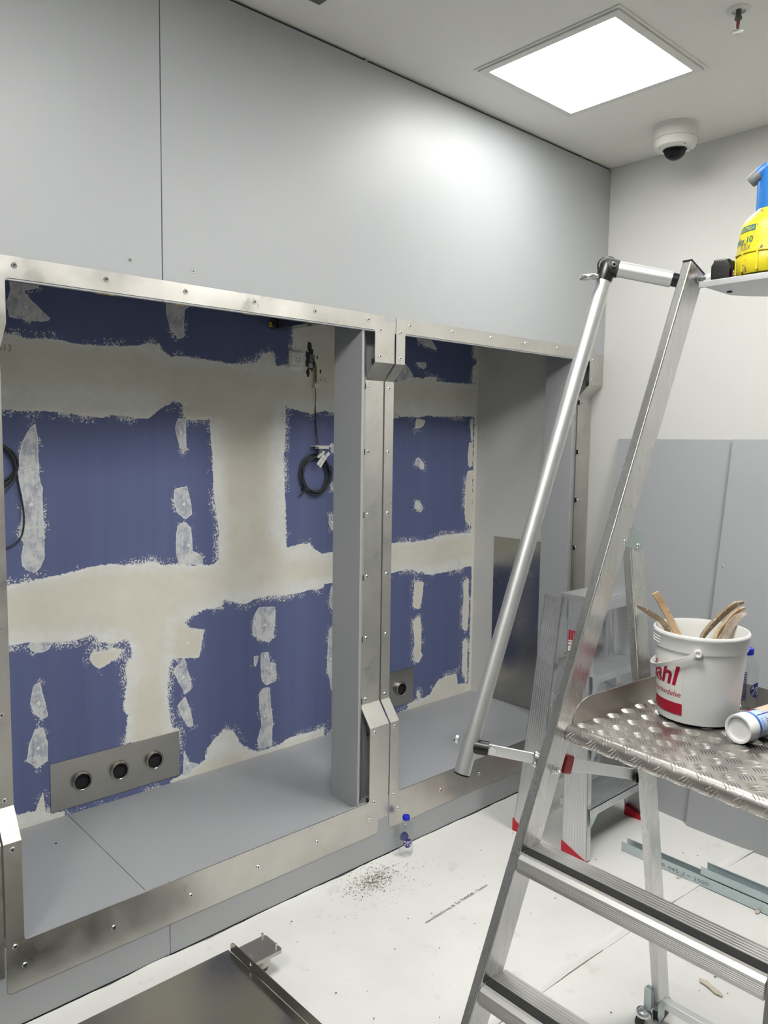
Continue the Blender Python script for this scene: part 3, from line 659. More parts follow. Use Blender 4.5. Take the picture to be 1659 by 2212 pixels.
ck = thing('wall_hook', 'small white bracket holding the coiled cable right of the cream column', 'hook', (2.308, BY, 1.70))
finish(M().box((2.310, BY-.022, 1.712), (.098, .044, .005)), 'shelf_plate', WHITEP, ck, bevel=.001)
finish(M().box((2.315, BY-.024, 1.704), (.060, .034, .009)), 'under_rib', WHITEP, ck, bevel=.001)
finish(M().cyl((2.308, BY-.022, 1.70), (2.308, BY-.022, 1.668), .012, 16), 'gland', GREYP, ck)
finish(M().box((2.303, BY-.030, 1.672), (.05, .012, .012), (Vector((.8, 0, .6)), Y3, Vector((-.6, 0, .8)))), 'clip_jaw', WHITEP, ck, bevel=.002)
def coil(name, c, R, n, r, label, seed, tails, squeeze=1.0):
    random.seed(seed); root = thing(name, label, 'cable', (c[0], BY, c[1]-R))
    for k in range(n):
        a0 = random.uniform(0, 6.28); dr = random.uniform(-.010, .010); ox, oz = random.uniform(-.006, .006), random.uniform(-.007, .007)
        pts = [(c[0]+ox+(R+dr+.006*math.sin(2*t+a0))*squeeze*math.cos(t), BY-.008-.0045*(k % 4)-.003*math.sin(t*2+a0), c[1]+oz+(R+dr+.006*math.sin(2*t+a0))*math.sin(t)) for t in [2*PI*i/48 for i in range(48)]]
        finish(M().tube(pts, r, 8, closed=True), 'cable_turn', CABLE, root)
    for tl in tails: finish(M().tube(smooth_path(tl), r*.9, 8), 'cable_tail', CABLE, root)
    return root
c1 = coil('coiled_cable', (2.284, 1.572), .088, 6, .0035, 'round coil of black cable with a white tag, right of the cream column', 3,
     [[(2.20, BY-.02, 1.51), (2.205, BY-.02, 1.49), (2.186, BY-.012, 1.472)],
      [(2.30, BY-.02, 1.66), (2.34, BY-.02, 1.635), (2.43, BY-.015, 1.57)]], squeeze=.98)
finish(M().lathe([(.010, -.004), (.011, 0), (.010, .004)], (2.208, BY-.016, 1.508), (.6, 0, -.8), 14), 'cable_tie', BLACK, c1)
finish(M().box((2.298, BY-.045, 1.642), (.030, .0015, .062), (Vector((.78, 0, -.62)), Y3, Vector((.62, 0, .78)))), 'tag', WHITEP, c1)
text('5001 - 412', .011, (2.282, BY-.0462, 1.615), (.62, 0, .78), (-.78, 0, .62), 'tag_print', INK, c1)
finish(M().box((2.338, BY-.040, 1.672), (.016, .0015, .026), (Vector((.62, 0, -.78)), Y3, Vector((.78, 0, .62)))), 'tag', WHITEP, c1)
coil('coiled_cable', (.838, 1.632), .080, 6, .0038, 'coil of black cable with a long hanging tail, cut off at the left edge', 9,
     [[(.915, BY-.012, 1.64), (.922, BY-.012, 1.58), (.935, BY-.012, 1.50), (.940, BY-.012, 1.43), (.928, BY-.012, 1.37), (.895, BY-.010, 1.340), (.86, BY-.010, 1.335)]])

def pipe_plate(name, x0, x1, z0, z1, cs, label):
    root = thing(name, label, 'metal plate', ((x0+x1)/2, BY, z0)); r = .034
    finish(M().prism([(x0, z0), (x1, z0), (x1, z1), (x0, z1)], [circ(cx, cz, r, 28) for cx, cz in cs], (0, BY-.003, 0), X3, Z3, .003), 'plate', STEELP, root, smooth=False)
    for cx, cz in cs:
        s = finish(M().lathe([(r+.004, 0), (r+.004, .014), (r, .016), (r-.003, .014), (r-.003, -.002)], (cx, BY-.004, cz), (0, -1, 0), 32), 'pipe_socket', STEELD, root)
        finish(M().lathe([(0, -.0005), (r-.003, -.0005)], (cx, BY-.004, cz), (0, -1, 0), 28), 'pipe_bore', DARKGAP, s)
pipe_plate('pipe_plate', 1.013, 1.559, .277, .474, [(1.132, .376), (1.287, .376), (1.440, .378)], 'wide stainless plate with three round pipe openings low on the left')
pipe_plate('pipe_plate', 2.785, 2.985, .290, .489, [(2.884, .386)], 'square stainless plate with one pipe opening in the right recess')
o = finish(M().bb(ENDX-.004, ENDX-.001, .18, .562, .2515, 1.203), 'steel_sheet', STEELE, at=(ENDX-.002, .37, .2515), bevel=.0008)
tag(o, 'tall stainless sheet standing against the end wall inside the right opening', 'metal sheet')
o = finish(M().beam((3.50, -.16, .004), (3.640, -.16, 1.185), .24, .003, Y3), 'steel_sheet', STEELD, at=(3.50, -.16, .004), bevel=.0008)
tag(o, 'dark stainless sheet leaning in the room corner behind the stepladder', 'metal sheet')
hp = thing('hinge_plate', 'small grey metal plate with two screws at the right frame edge', 'bracket', (3.494, .066, 1.90))
finish(M().prism(rrect(-.012, -.028, .012, .028, .006), [], (3.494, .065, 1.92), X3, Z3, .003), 'plate', GALV, hp, smooth=False)
for dz in (-.015, .015): finish(M().lathe([(0, .002), (.004, .002), (.005, 0)], (3.494, .065, 1.92+dz), (0, -1, 0), 12), 'screw', CHROME, hp)

# leaning grey sheets against the end wall
def lean(name, y0, y1, xb, xt, zt, label, holes=()):
    root = thing(name, label, 'wall panel', (xb, (y0+y1)/2, 0.003))
    finish(M().hexa([(xb, y1, .003), (xb, y0, .003), (xb+.009, y0, .003), (xb+.009, y1, .003), (xt, y1, zt), (xt, y0, zt), (xt+.009, y0, zt), (xt+.009, y1, zt)]), 'sheet', PANEL, root, bevel=.0008)
    for y, z in holes:
        x = xb+(xt-xb)*z/zt
        finish(M().lathe([(0, .0015), (.0035, .0015), (.0055, 0)], (x-.0005, y, z), (-1, 0, .15), 12), 'screw', CHROME, root)
lean('leaning_panel', -.80, -.115, 3.372, 3.638, 1.770, 'tall grey laminate sheet leaning on the end wall, the one nearer the corner')
lean('leaning_panel', -1.95, -.715, 3.345, 3.618, 1.772, 'tall grey laminate sheet leaning in front, with two small screws', ((-.74, 1.19), (-.735, .94)))

# ------------------------------------------------------------------ floor paper
def seam_y(x): return -.905-.065*(x-1.5)-.02*math.sin(x*1.7)
def paper(name, x0, x1, f0, f1, z, label, seed, crease=None):
    st = .018; nx = int((x1-x0)/st)+1; ny = 70
    m = M(); V = []
    for i in range(nx+1):
        x = x0+(x1-x0)*i/nx; a, b = f0(x), f1(x)
        for j in range(ny+1):
            t = j/ny; y = a+(b-a)*t; e = min(t, 1-t)*abs(b-a)
            h = .0020*(noise.noise(Vector((x*2.2, y*2.2, seed)))+.6)+.0010*noise.noise(Vector((x*9, y*9, seed+3)))
            h += .006*math.exp(-((t*abs(b-a))/.012)**2)*(noise.noise(Vector((x*5, 0, seed)))+.5)
            if crease is None: h += .011*math.exp(-(((1-t)*abs(b-a))/.014)**2)*max(.15, noise.noise(Vector((x*4, 3, seed)))+.5)
            h += .007*max(0, noise.noise(Vector((x*3.1+y*1.5, y*3.3-x*.8, seed+9)))-.28)*max(0, 1-abs(y+1.0)/.7)
            if crease:
                d = abs((x-crease[0])*crease[2]+(y-crease[1])*crease[3]); h += .009*math.exp(-(d/.009)**2)
            if x > 2.9: h += .012*math.exp(-((x-3.22-.25*(y+.9))/.12)**2)*max(0, noise.noise(Vector((y*3, 1, 7)))+.3)
            V.append((x, y, z+max(0, h)))
    m.v = [Vector(v) for v in V]
    w = ny+1
    m.f = [[i*w+j, (i+1)*w+j, (i+1)*w+j+1, i*w+j+1] for i in range(nx) for j in range(ny)]
    if f1(x0) < f0(x0): m.f = [f[::-1] for f in m.f]
    m.mi = [0]*len(m.f)
    o = finish(m, name, PAPER, at=((x0+x1)/2, (f0(0)+f1(0))/2, 0), angle=80)
    return tag(o, label, 'floor covering')
edge = lambda x: -.0045-.005*noise.noise(Vector((x*6, 0, 2)))-.004*noise.noise(Vector((x*22, 0, 5)))
pa = paper('floor_paper', -1.9, 3.64, edge, lambda x: seam_y(x)-.010, .0012, 'white protective floor paper along the panelled wall, with printed line', 1.0)
paper('floor_paper', -1.9, 3.64, lambda x: seam_y(x)+.03, lambda x: -2.6, .0004, 'white protective floor paper under the platform ladder, creased near its rear leg', 5.0, (2.31, -1.18, .998, .06))
d = Vector((2.262-1.925, -.436+.447, 0)); d.normalize()
text('www.HolstGroup.dk Tel 70404540 - Teodura', .0192, (1.925, -.447, .0042), d, Z3.cross(d), 'printed_line', FLOORINK, pa, off=.0003)
cw = [ (o.dimensions.x) for o in pa.children]

# ------------------------------------------------------------------ ceiling things
def ceiling_light(x, y, label, glow=None):
    root = thing('ceiling_light', label, 'ceiling light', (x, y, CEIL-.012), 'square LED ceiling panels')
    h, i = .300, .2695
    outer = [(x-h, y-h), (x+h, y-h), (x+h, y+h), (x-h, y+h)]; inner = [(x-i, y-i), (x+i, y-i), (x+i, y+i), (x-i, y+i)]
    finish(M().prism(outer, [inner], (0, 0, CEIL-.001), X3, Y3, .009), 'frame', CAMW, root, smooth=False)
    o2 = [(x-h-.012, y-h-.012), (x+h+.012, y-h-.012), (x+h+.012, y+h+.012), (x-h-.012, y+h+.012)]
    o3 = [(x-h-.002, y-h-.002), (x+h+.002, y-h-.002), (x+h+.002, y+h+.002), (x-h-.002, y+h+.002)]
    finish(M().prism(o2, [o3], (0, 0, CEIL-.001), X3, Y3, .003), 'mounting_rim', CEILM, root, smooth=False)
    finish(M().prism(inner, [], (0, 0, CEIL-.001), X3, Y3, .003), 'diffuser', glow or GLOW, root, smooth=False)
    return root
ceiling_light(2.642, -.527, 'lit square LED ceiling panel above the stepladder')
ceiling_light(2.642, -2.0, 'added fill light panel on the ceiling, unseen, out of view to the right', FILL_GLOW)  # this and the next two are added to brighten recess and floor
ceiling_light(.85, -1.45, 'added fill light panel on the ceiling, unseen, above the photographer', FILL_GLOW)
ceiling_light(-.95, -1.8, 'added fill light panel on the ceiling, unseen, behind the photographer', FILL_GLOW)
vt = thing('ceiling_vent', 'dark grey square ceiling grille at the top edge of the picture', 'vent', (1.50, -.30, CEIL-.01))
finish(M().bb(1.38, 1.625, -.415, -.170, CEIL-.010, CEIL-.0005), 'grille_plate', VENTM, vt, bevel=.004)
for k in range(6): finish(M().bb(1.40, 1.605, -.395+k*.038, -.385+k*.038, CEIL-.013, CEIL-.009), 'slat', VENTM, vt)

dc = thing('dome_camera', 'white dome security camera with smoked dome on the ceiling', 'camera', (3.385, -.487, CEIL-.13))
cx, cy = 3.385, -.487
finish(M().lathe([(0, 0), (.098, 0), (.098, .004), (.093, .006), (.0925, .058), (0, .058)], (cx, cy, CEIL-.0005), (0, 0, -1), 48), 'base_ring', CAMW, dc)
finish(M().lathe([(.0925, .060), (.0925, .075), (.084, .092), (.070, .098), (.052, .100), (.050, .096), (.050, .060), (0, .058)], (cx, cy, CEIL), (0, 0, -1), 48), 'housing', CAMW, dc)
finish(M().lathe([(.0485, .094)]+[(.0485*math.cos(a), .096+.048*math.sin(a)) for a in [k*PI/20 for k in range(10)]]+[(0, .144)], (cx, cy, CEIL), (0, 0, -1), 40), 'dome', SMOKE, dc)
le = finish(M().lathe([(0, .100), (.034, .100), (.036, .112), (.026, .128), (0, .134)], (cx, cy, CEIL), (0, 0, -1), 28), 'lens_unit', BLACK, dc)
finish(M().lathe([(.010, 0), (.014, 0), (.014, .008), (.010, .008), (.008, .003), (0, .003)], (cx-.018, cy-.012, CEIL-.122), (-.8, -.4, -.5), 20), 'lens', BLACKR, le)
for a in (2.6, 4.2, 5.6, 1.0):
    finish(M().lathe([(0, .0015), (.0035, .0015), (.004, 0)], (cx+.074*math.cos(a), cy+.074*math.sin(a), CEIL-.0965), (0, 0, -1), 10), 'screw', GREYP, dc)

sp = thing('sprinkler', 'small chrome sprinkler head with red bulb in the ceiling, top right', 'sprinkler', (2.640, -1.086, CEIL-.075))
sx_, sy_ = 2.640, -1.086
finish(M().lathe([(.020, .001), (.022, .006), (.036, .004), (.040, 0)], (sx_, sy_, CEIL), (0, 0, -1), 36), 'rosette', CAMW, sp)
finish(M().lathe([(0, .0), (.009, .0), (.009, .020), (.012, .022), (.012, .030), (.006, .032), (0, .032)], (sx_, sy_, CEIL), (0, 0, -1), 8), 'body', VENTM, sp)
for s in (-1, 1):
    finish(M().tube(smooth_path([(sx_+s*.006, sy_+s*.006, CEIL-.028), (sx_+s*.007, sy_+s*.007, CEIL-.045), (sx_+s*.002, sy_+s*.002, CEIL-.066)]), .0022, 8), 'frame_arm', VENTM, sp)
finish(M().cyl((sx_, sy_, CEIL-.032), (sx_, sy_, CEIL-.058), .0025, 10), 'glass_bulb', REDP, sp)
finish(M().lathe([(0, .064), (.015, .066), (.018, .068), (.015, .070), (0, .070)], (sx_, sy_, CEIL), (0, 0, -1), 16), 'deflector', CHROME, sp)

# ------------------------------------------------------------------ platform ladder
YC = -1.533
SX0, SL = 1.103, .34535            # stile front edge x at floor, lean
def SY(z): return -1.200-.0738*z    # inner (-y) face of the left stile
SN = Vector((1, 0, -SL)).normalized()
def sp_(z, t=0.0, s=0.0, m=1):      # point on a stile: height along front edge, t across, s outwards
    p = Vector((SX0+SL*z, SY(z)+s, z))+SN*t
    if m < 0: p.y = 2*YC-p.y
    return p
LX0, LL, LA = 2.120, -.2644, .061   # rear leg
def LY(z): return -1.250-.0393*z
LN = Vector((1, 0, -LL)).normalized()
def lp_(z, t=0.0, s=0.0, m=1):
    p = Vector((LX0+LL*z, LY(z)+s, z))+LN*t
    if m < 0: p.y = 2*YC-p.y
    return p
lad = thing('platform_ladder', 'tall aluminium platform ladder with handrail and top tray, in the foreground', 'ladder', (1.6, YC, 0))
for m_ in (1, -1):
    q = lambda z, t, s: sp_(z, t, s, m_)
    rail = M().hexa([q(.015, 0, 0), q(.015, 0, .024), q(.015, .075, .024), q(.015, .075, 0), q(2.192, 0, 0), q(2.192, 0, .024), q(2.192, .075, .024), q(2.192, .075, 0)])
    if m_ < 0: rail.f = [f[::-1] for f in rail.f]
    so_ = finish(rail, 'stile', ALU, lad, bevel=.0035, seg=3)
    cap = M().hexa([q(2.192, -.0006, -.0006), q(2.192, -.0006, .0246), q(2.192, .0756, .0246), q(2.192, .0756, -.0006), q(2.1955, 0, 0), q(2.1955, 0, .024), q(2.1955, .075, .024), q(2.1955, .075, 0)])
    finish(cap, 'end_cap', BLACK, so_, bevel=.001)
    fo = M().hexa([q(0, -.003, -.003), q(0, -.003, .027), q(0, .078, .027), q(0, .078, -.003), q(.06, -.003, -.003), q(.06, -.003, .027), q(.06, .078, .027), q(.06, .078, -.003)])
    for v in fo.v: v.z = max(v.z, .0)
    finish(fo, 'foot', BLACKR, lad, bevel=.003)
    q = lambda z, t, s: lp_(z, t, s, m_)
    leg = M().hexa([q(.03, 0, 0), q(.03, 0, .024), q(.03, LA, .024), q(.03, LA, 0), q(1.50, 0, 0), q(1.50, 0, .024), q(1.50, LA, .024), q(1.50, LA, 0)])
    if m_ < 0: leg.f = [f[::-1] for f in leg.f]
    finish(leg, 'rear_leg', ALU, lad, bevel=.0035, seg=3)
    ft = M().hexa([q(.0, -.002, -.002), q(0, -.002, .026), q(0, LA+.002, .026), q(0, LA+.002, -.002), q(.042, -.002, -.002), q(.030, -.002, .026), q(.042, LA+.002, .026), q(.042, LA+.002, -.002)])
    for v in ft.v: v.z = max(v.z, .0)
    finish(ft, 'foot', BLACKR, lad, bevel=.003)
    # hinge bracket between stile and rear leg
    yb = -1.308 if m_ > 0 else 2*YC+1.308
    pts = [(1.679, 1.507), (1.690, 1.498), (1.758, 1.479), (1.768, 1.480), (1.784, 1.492), (1.794, 1.506), (1.731, 1.548), (1.700, 1.552), (1.692, 1.546)]
    bm_ = M().prism(pts, [], (0, yb-.004, 0), X3, Z3, .004) if m_ > 0 else M().prism(pts, [], (0, yb+.008, 0), X3, Z3, .004)
    bo = finish(bm_, 'hinge_bracket', PANEL if False else GALV, lad, bevel=.0015)
    for rx, rz in ((1.705, 1.538), (1.691, 1.508), (1.754, 1.493)):
        finish(M().lathe([(0, .004), (.003, .0038), (.006, .002), (.0068, 0)], (rx, yb-.004 if m_ > 0 else yb+.008, rz), (0, -m_, 0), 14), 'rivet', CHROME, bo)

def step(zt, ya, yb_, name='step'):
    x0 = SX0+SL*zt
    P = [(.006, -.002), (.014, 0)]
    P += [(.040, 0)]
    x = .044
    for k in range(5): P += [(x, 0), (x+.0008, -.0012), (x+.0022, -.0012), (x+.003, 0)]; x += .0085
    P += [(.088, 0), (.088, -.026), (.083, -.026), (.083, -.006), (.014, -.006)]
    P += [(.0, -.040), (-.006, -.040), (-.0085, -.030)]
    z = -.029
    for k in range(5): P += [(-.0085+.0006*k, z), (-.0072+.0006*k, z+.0006), (-.0072+.0006*k, z+.002), (-.0085+.0006*k, z+.0026)]; z += .0036
    P += [(-.004, -.008)]
    xs_ = [(x0+a, zt+b) for a, b in P]
    m = M().prism(xs_, [], (0, ya, 0), X3, Z3, ya-yb_)
    for v in m.v: pass
    # prism extrudes along -(x cross z) = +y ; shift so that it spans yb_..ya
    for v in m.v: v.y -= (ya-yb_)
    s = finish(m, name, ALUSTEP, lad, smooth=False)
    g = M()
    for k in range(5): g.bb(x0+.0145+.0048*k, x0+.0185+.0048*k, yb_+.002, ya-.002, zt+.0002, zt+.0022)
    g.bb(x0+.0135, x0+.0390, yb_+.002, ya-.002, zt-.0005, zt+.0012)
    finish(g, 'grip_strip', BLACKR, s, smooth=False)
    return s
for zt in (.805, .520, .235): step(zt, SY(zt)-.0005, 2*YC-SY(zt)+.0005)

# platform of checker plate
PO = Vector((1.535, -1.283, 1.078)); PF = Vector((math.cos(-.078), math.sin(-.078), 0)); PW = Vector((math.sin(-.078), -math.cos(-.078), 0))
PLX, PLW = .475, .500
def pf(s, w, h=0.0, R=.019):      # s<0 wraps round the front roll
    if s >= 0: return PO+PF*s+PW*w+Z3*h
    a = -s/R; c = PO-Z3*R
    return c+PW*w+(-PF*math.sin(a)+Z3*math.cos(a))*(R+h)
plat = M(); ss = [-.019*PI*1.35*k/14 for k in range(14, 0, -1)]+[0, PLX]
V = []; th = .002
for s in ss: V += [pf(s, 0), pf(s, PLW), pf(s, PLW, -th), pf(s, 0, -th)]
F = [(3, 2, 1, 0)]+[(4*i+k, 4*i+(k+1) % 4, 4*i+4+(k+1) % 4, 4*i+4+k) for i in range(len(ss)-1) for k in range(4)]+[tuple(4*(len(ss)-1)+k for k in range(4))]
plat.add(V, F)
po_ = finish(plat, 'platform', CHECK, lad, angle=50)
cut = PO
bars = M(); L = .041; dg1 = Vector((math.cos(PI/4), math.sin(PI/4))); dg2 = Vector((-math.sin(PI/4), math.cos(PI/4)))
for i in range(-22, 23):
    for j in range(-22, 23):
        c = dg1*(i*L)+dg2*(j*L)+Vector((.2, .25))
        A, B = (dg1, dg2) if (i+j) % 2 == 0 else (dg2, dg1)
        for k in range(-2, 3):
            cc = c+B*(k*.0066); ln = .0175-.0012*abs(k)
            if not (-.062 < cc.x < PLX-.004 and .004 < cc.y < PLW-.004): continue
            pts = []
            for t in (-1, -.55, 0, .55, 1):
                bow = .0022*(1-t*t); p = cc+A*(ln*t)+B*bow; p.x = min(p.x, PLX-.001); p.y = min(max(p.y, .001), PLW-.001)
                w = .0013*(1-abs(t)**2.5)+.0001
                if p.x < -.078: p.x = -.078
                pts += [pf(p.x-B.x*w, p.y-B.y*w, .0), pf(p.x, p.y, .0016*(1-abs(t)**3)+.0001), pf(p.x+B.x*w, p.y+B.y*w, .0)]
            fs = []
            for q_ in range(4):
                a = 3*q_; fs += [(a, a+1, a+4, a+3), (a+1, a+2, a+5, a+4)]
            o_ = len(bars.v); bars.v += pts
            for f in fs: bars.f.append([x+o_ for x in f]); bars.mi.append(0)
tb = finish(bars, 'tread_bars', CHECKB, lad, angle=60); tb['kind'] = 'stuff'
for m_ in (1, -1):
    yy = 1 if m_ > 0 else -1
    a = PO-Z3*.019+PW*(0 if m_ > 0 else PLW)
    finish(M().lathe([(.010, 0), (.0125, .003), (.0125, .010), (.017, .012), (.0185, .020)] if False else [(0, -.012), (.012, -.012), (.012, .004), (.015, .006), (.0165, .010), (0, .010)], a-PW*m_*.012 if m_ > 0 else a+PW*.012, PW*m_, 20), 'pivot_stub', ALUT, lad)
# toe boards: side, back, far side
th = .060
def toe(p0, d, ln, label=None, r0=.045, r1=.0):
    pts = [(0, 0)]+([(ln, 0)])
    pts += [(ln, th-r1)]+([(ln-r1+r1*math.cos(a), th-r1+r1*math.sin(a)) for a in (PI/6, PI/3)] if r1 else [])+[(ln-r1, th)]
    pts += [(r0*1.6, th)]+[(r0*1.6*(1-math.sin(a)), th-r0+r0*math.cos(a)) for a in (PI/10, PI/5, 3*PI/10, 2*PI/5)]+[(0, th-r0)]
    return M().prism(pts, [], p0, d, Z3, .002)
finish(toe(PO+PF*.008, PF, PLX-.008), 'toe_board', STEELP, lad, bevel=.0006)
finish(toe(PO+PF*.008+PW*PLW, PF, PLX-.008), 'toe_board', STEELP, lad, bevel=.0006)
finish(toe(PO+PF*PLX, PW, PLW, r0=.002), 'toe_board', STEELP, lad, bevel=.0006)

# handrail in front of the left stile, mirrored on the right
def mir(p): return Vector((p[0], 2*YC-p[1], p[2]))
for m_ in (1, -1):
    G = (lambda p: Vector(p)) if m_ > 0 else (lambda p: mir(p))
    E_ = Vector((1.772, -1.183, 2.189)); B_ = Vector((1.358, -1.101, .952)); S_ = Vector((1.868, -1.345, 2.143))
    ax = (B_-E_).normalized(); ax2 = (S_-E_).normalized()
    hr = finish(M().cyl(G(E_+ax*.040), G(B_), .0195, 40), 'handrail', ALUT, lad)
    finish(M().cyl(G(B_), G(B_+ax*.004), .0198, 40), 'end_plug', BLACK, hr)
    finish(M().cyl(G(E_+ax2*.024), G(S_-ax2*.034), .0195, 40), 'top_tube', ALUT, lad)
    finish(M().cyl(G(S_-ax2*.034), G(S_-ax2*.004), .0165, 32), 'end_plug', BLACK, lad)
    # elbow: two rounded cheeks on a pivot
    el = M(); pv = ax.cross(ax2).normalized()
    el.lathe([(0, -.011), (.022, -.011), (.0255, -.008), (.0255, .008), (.022, .011), (0, .011)], G(E_), pv if m_ > 0 else Vector((pv.x, -pv.y, pv.z)), 28)
    el.lathe([(0, -.006), (.020, -.006), (.0215, 0), (.0215, .030), (.0195, .042), (0, .042)], G(E_), G(E_+ax)-G(E_), 28)
    finish(el, 'elbow', BLACK, lad)
    el2 = M(); el2.lathe([(0, -.020), (.014, -.016), (.021, -.004), (.0235, .008), (.0215, .028), (0, .028)], G(E_), G(E_+ax2)-G(E_), 28)
    finish(el2, 'elbow', BLACKR, lad)
    ho = G(E_)+Vector((-.004, -.0265*m_, -.002))
    finish(M().lathe([(.0035, .004), (.0065, .004), (.0075, 0), (.0035, 0), (0, -.001)], G(E_)+Vector((-.012, -.0245*m_, .0)), Vector((-.45, -.85*m_, -.05)), 16), 'elbow_bolt', CHROME, lad)
    # eye bolt
    ec = G(Vector((1.716, -1.168, 2.158))); d_ = Vector((.55, -.83*m_, -.1)).normalized()
    eb = M(); ring = [ec+Vector((math.cos(t)*.0185, math.sin(t)*.0185, .003*math.cos(t))) for t in [2*PI*k/28 for k in range(28)]]
    eb.tube(ring, .0062, 12, closed=True); finish(eb, 'eye_bolt', CHROME, lad)
    # lower link
    T_ = Vector((1.378, -1.105, 1.016)); Q_ = Vector((1.478, -1.2505, .998))
    dl = (Q_-T_).normalized()
    ls = finish(M().cyl(G(T_+dl*.012), G(T_+dl*.046), .0175, 28), 'link_boss', BLACK, lad)
    finish(M().beam(G(T_+dl*.040), G(Q_-dl*.012), .026, .007, Z3), 'link_bar', ALUW, lad, bevel=.002)
    finish(M().lathe([(0, -.001), (.009, -.001), (.009, .002), (0, .002)], G(T_+dl*.056)+Vector((-.0033, -.0023*m_, 0)), G(dl.cross(Z3))-G((0, 0, 0)) if False else Vector((-.82, -.55*m_, 0)), 18), 'link_rivet', CHROME, lad)
    finish(M().lathe([(.0165, -.003), (.0195, 0), (.0195, .004), (.0165, .007), (.0195, .010), (.0165, .013), (0, .013)], G(Q_-dl*.022), G(Q_)-G(T_), 28), 'link_ring', CHROME, lad)
    finish(M().cyl(G(Q_-dl*.010), G(Q_+dl*.001), .0160, 24), 'link_pad', BLACKR, lad)
    finish(M().lathe([(0, .008), (.005, .008), (.006, .004), (.010, .003), (.010, -.003), (0, -.003)], G(T_+Vector((-.018, .024, .012))), G(Vector((-.5, .8, .1)))-G((0, 0, 0)), 8), 'rail_bolt', CHROME, lad)
    # bolts through the stile
    for z_, t_ in ((2.168, .050), (.995, .040)):
        p = sp_(z_, t_, 0, m_); dn = Vector((0, -m_, 0))
        finish(M().lathe([(0, .020), (.0030, .020), (.0045, .018), (.0045, .012), (.0075, .0115), (.0085, .0105), (.0085, .003), (.0115, .0025), (.0115, 0)], p, dn, 6), 'bolt', CHROME, lad)
    # brace from stile to rear leg with red end cap
    c0 = Vector((1.553, -1.258, .972)); c1 = Vector((1.912, -1.242, .836)); db = (c1-c0).normalized()
    finish(M().beam(G(c0-db*.022), G(c0+db*.020), .046, .026, Z3), 'brace_cap', REDP, lad, bevel=.006, seg=3)
    finish(M().beam(G(c0), G(c1), .029, .012, Z3), 'brace_bar', ALUW, lad, bevel=.002)
    finish(M().cyl(G(c1+Vector((-.004, -.005, 0))), G(c1+Vector((-.004, -.0155, 0))), .018, 20), 'brace_pad', BLACK, lad)
    p = lp_(.855, .034, 0, m_)
    finish(M().lathe([(0, .016), (.0030, .016), (.0045, .014), (.0045, .010), (.0080, .0095), (.0085, .003), (.0110, .0025), (.0110, 0)], p, (0, -m_, 0), 6), 'bolt', CHROME, lad)
    # castor at the rear foot
    cb = M(); k0 = G(Vector((2.088, -1.226, .062)))
    cb.bb(k0.x-.012, k0.x+.012, k0.y-.012, k0.y+.012, .052, .115)
    cbo = finish(cb, 'castor_stem', GALV, lad, bevel=.003)
    finish(M().prism([(-.014, .035), (-.014, .072), (.004, .078), (.026, .062), (.026, .016), (.0, .010)], [], G(Vector((2.104, -1.2556 if m_ > 0 else -1.2540, .0))), X3, Z3, .0015), 'castor_flange', GALV, cbo)
    finish(M().lathe([(0, 0), (.008, 0), (.012, -.006), (.020, -.008), (.024, -.014), (.024, -.020), (.016, -.024), (0, -.024)], G(Vector((2.072, -1.218, .054))), (0, 0, 1), 28), 'castor_bearing', CHROME, lad)
    finish(M().lathe([(0, -.009), (.014, -.009), (.0165, -.006), (.0165, .006), (.014, .009), (0, .009)], G(Vector((2.060, -1.214, .0168))), (0, 1, 0), 28), 'castor_wheel', BLACKR, lad)
rb0 = lp_(.055, .026, 0); rb1 = mir(rb0)
finish(M().beam(rb0, rb1, .026, .026, Z3), 'rear_crossbar', ALUW, lad, bevel=.002)

# top tray
TZ = 2.136
ty0, ty1 = -1.374, 2*YC+1.374
tp = [(1.880, ty0), (1.872, ty1), (2.06, ty1)]+[(2.06+.13*math.sin(PI*k/12), ty1+(ty0-ty1)*k/12) for k in range(1, 12)]+[(2.05, ty0)]
tr = M().prism(tp[::-1], [], (0, 0, TZ), X3, Y3, .004)
tro = finish(tr, 'top_tray', ALUBOARD, lad, smooth=False)
fl = M().prism([(1.876, ty0), (1.870, ty1), (1.876, ty1), (1.882, ty0)][::-1], [], (0, 0, TZ+.005), X3, Y3, .015); finish(fl, 'tray_lip', ALUT, lad, bevel=.001)
for y in (-1.395, -1.53, -1.67): finish(M().lathe([(0, .004), (.006, .003), (.007, 0)], (2.00, y, TZ-.004), (0, 0, -1), 14), 'tray_screw', BLACK, lad)

# ------------------------------------------------------------------ bucket with wooden sticks
BC = Vector((1.832, -1.446, 1.0802))
bk = thing('plastic_bucket', 'white plastic bucket with red-printed label on the checker-plate platform', 'bucket', BC)
H = .218
def br_(z): return .0935+.0115*z/.185
prof = [(0, .002), (.088, .0), (.0935, .004), (br_(.175), .175), (.1075, .176), (.1085, .180), (.1085, .206), (.1110, .209), (.1110, .214), (.1085, H), (.1065, H), (.1050, .212), (.1035, .20), (.0915, .010), (0, .008)]
finish(M().lathe(prof, BC, Z3, 72), 'body', BUCKETM, bk, angle=40)
def cyl_pt(ang, z, off=.0006):
    r = br_(z)+off; return BC+Vector((math.cos(ang)*r, math.sin(ang)*r, z))
def patch(a0, a1, z0, z1, off, n=40, nz=6):
    m = M(); V = []
    for i in range(n+1):
        for j in range(nz+1): V.append(cyl_pt(a0+(a1-a0)*i/n, z0+(z1-z0)*j/nz, off))
    F = [(i*(nz+1)+j, (i+1)*(nz+1)+j, (i+1)*(nz+1)+j+1, i*(nz+1)+j+1) for i in range(n) for j in range(nz)]
    return m.add(V, F)
RD = math.radians
lb = finish(patch(RD(40), RD(184.5), .022, .158, .0005), 'label', LABELW, bk)
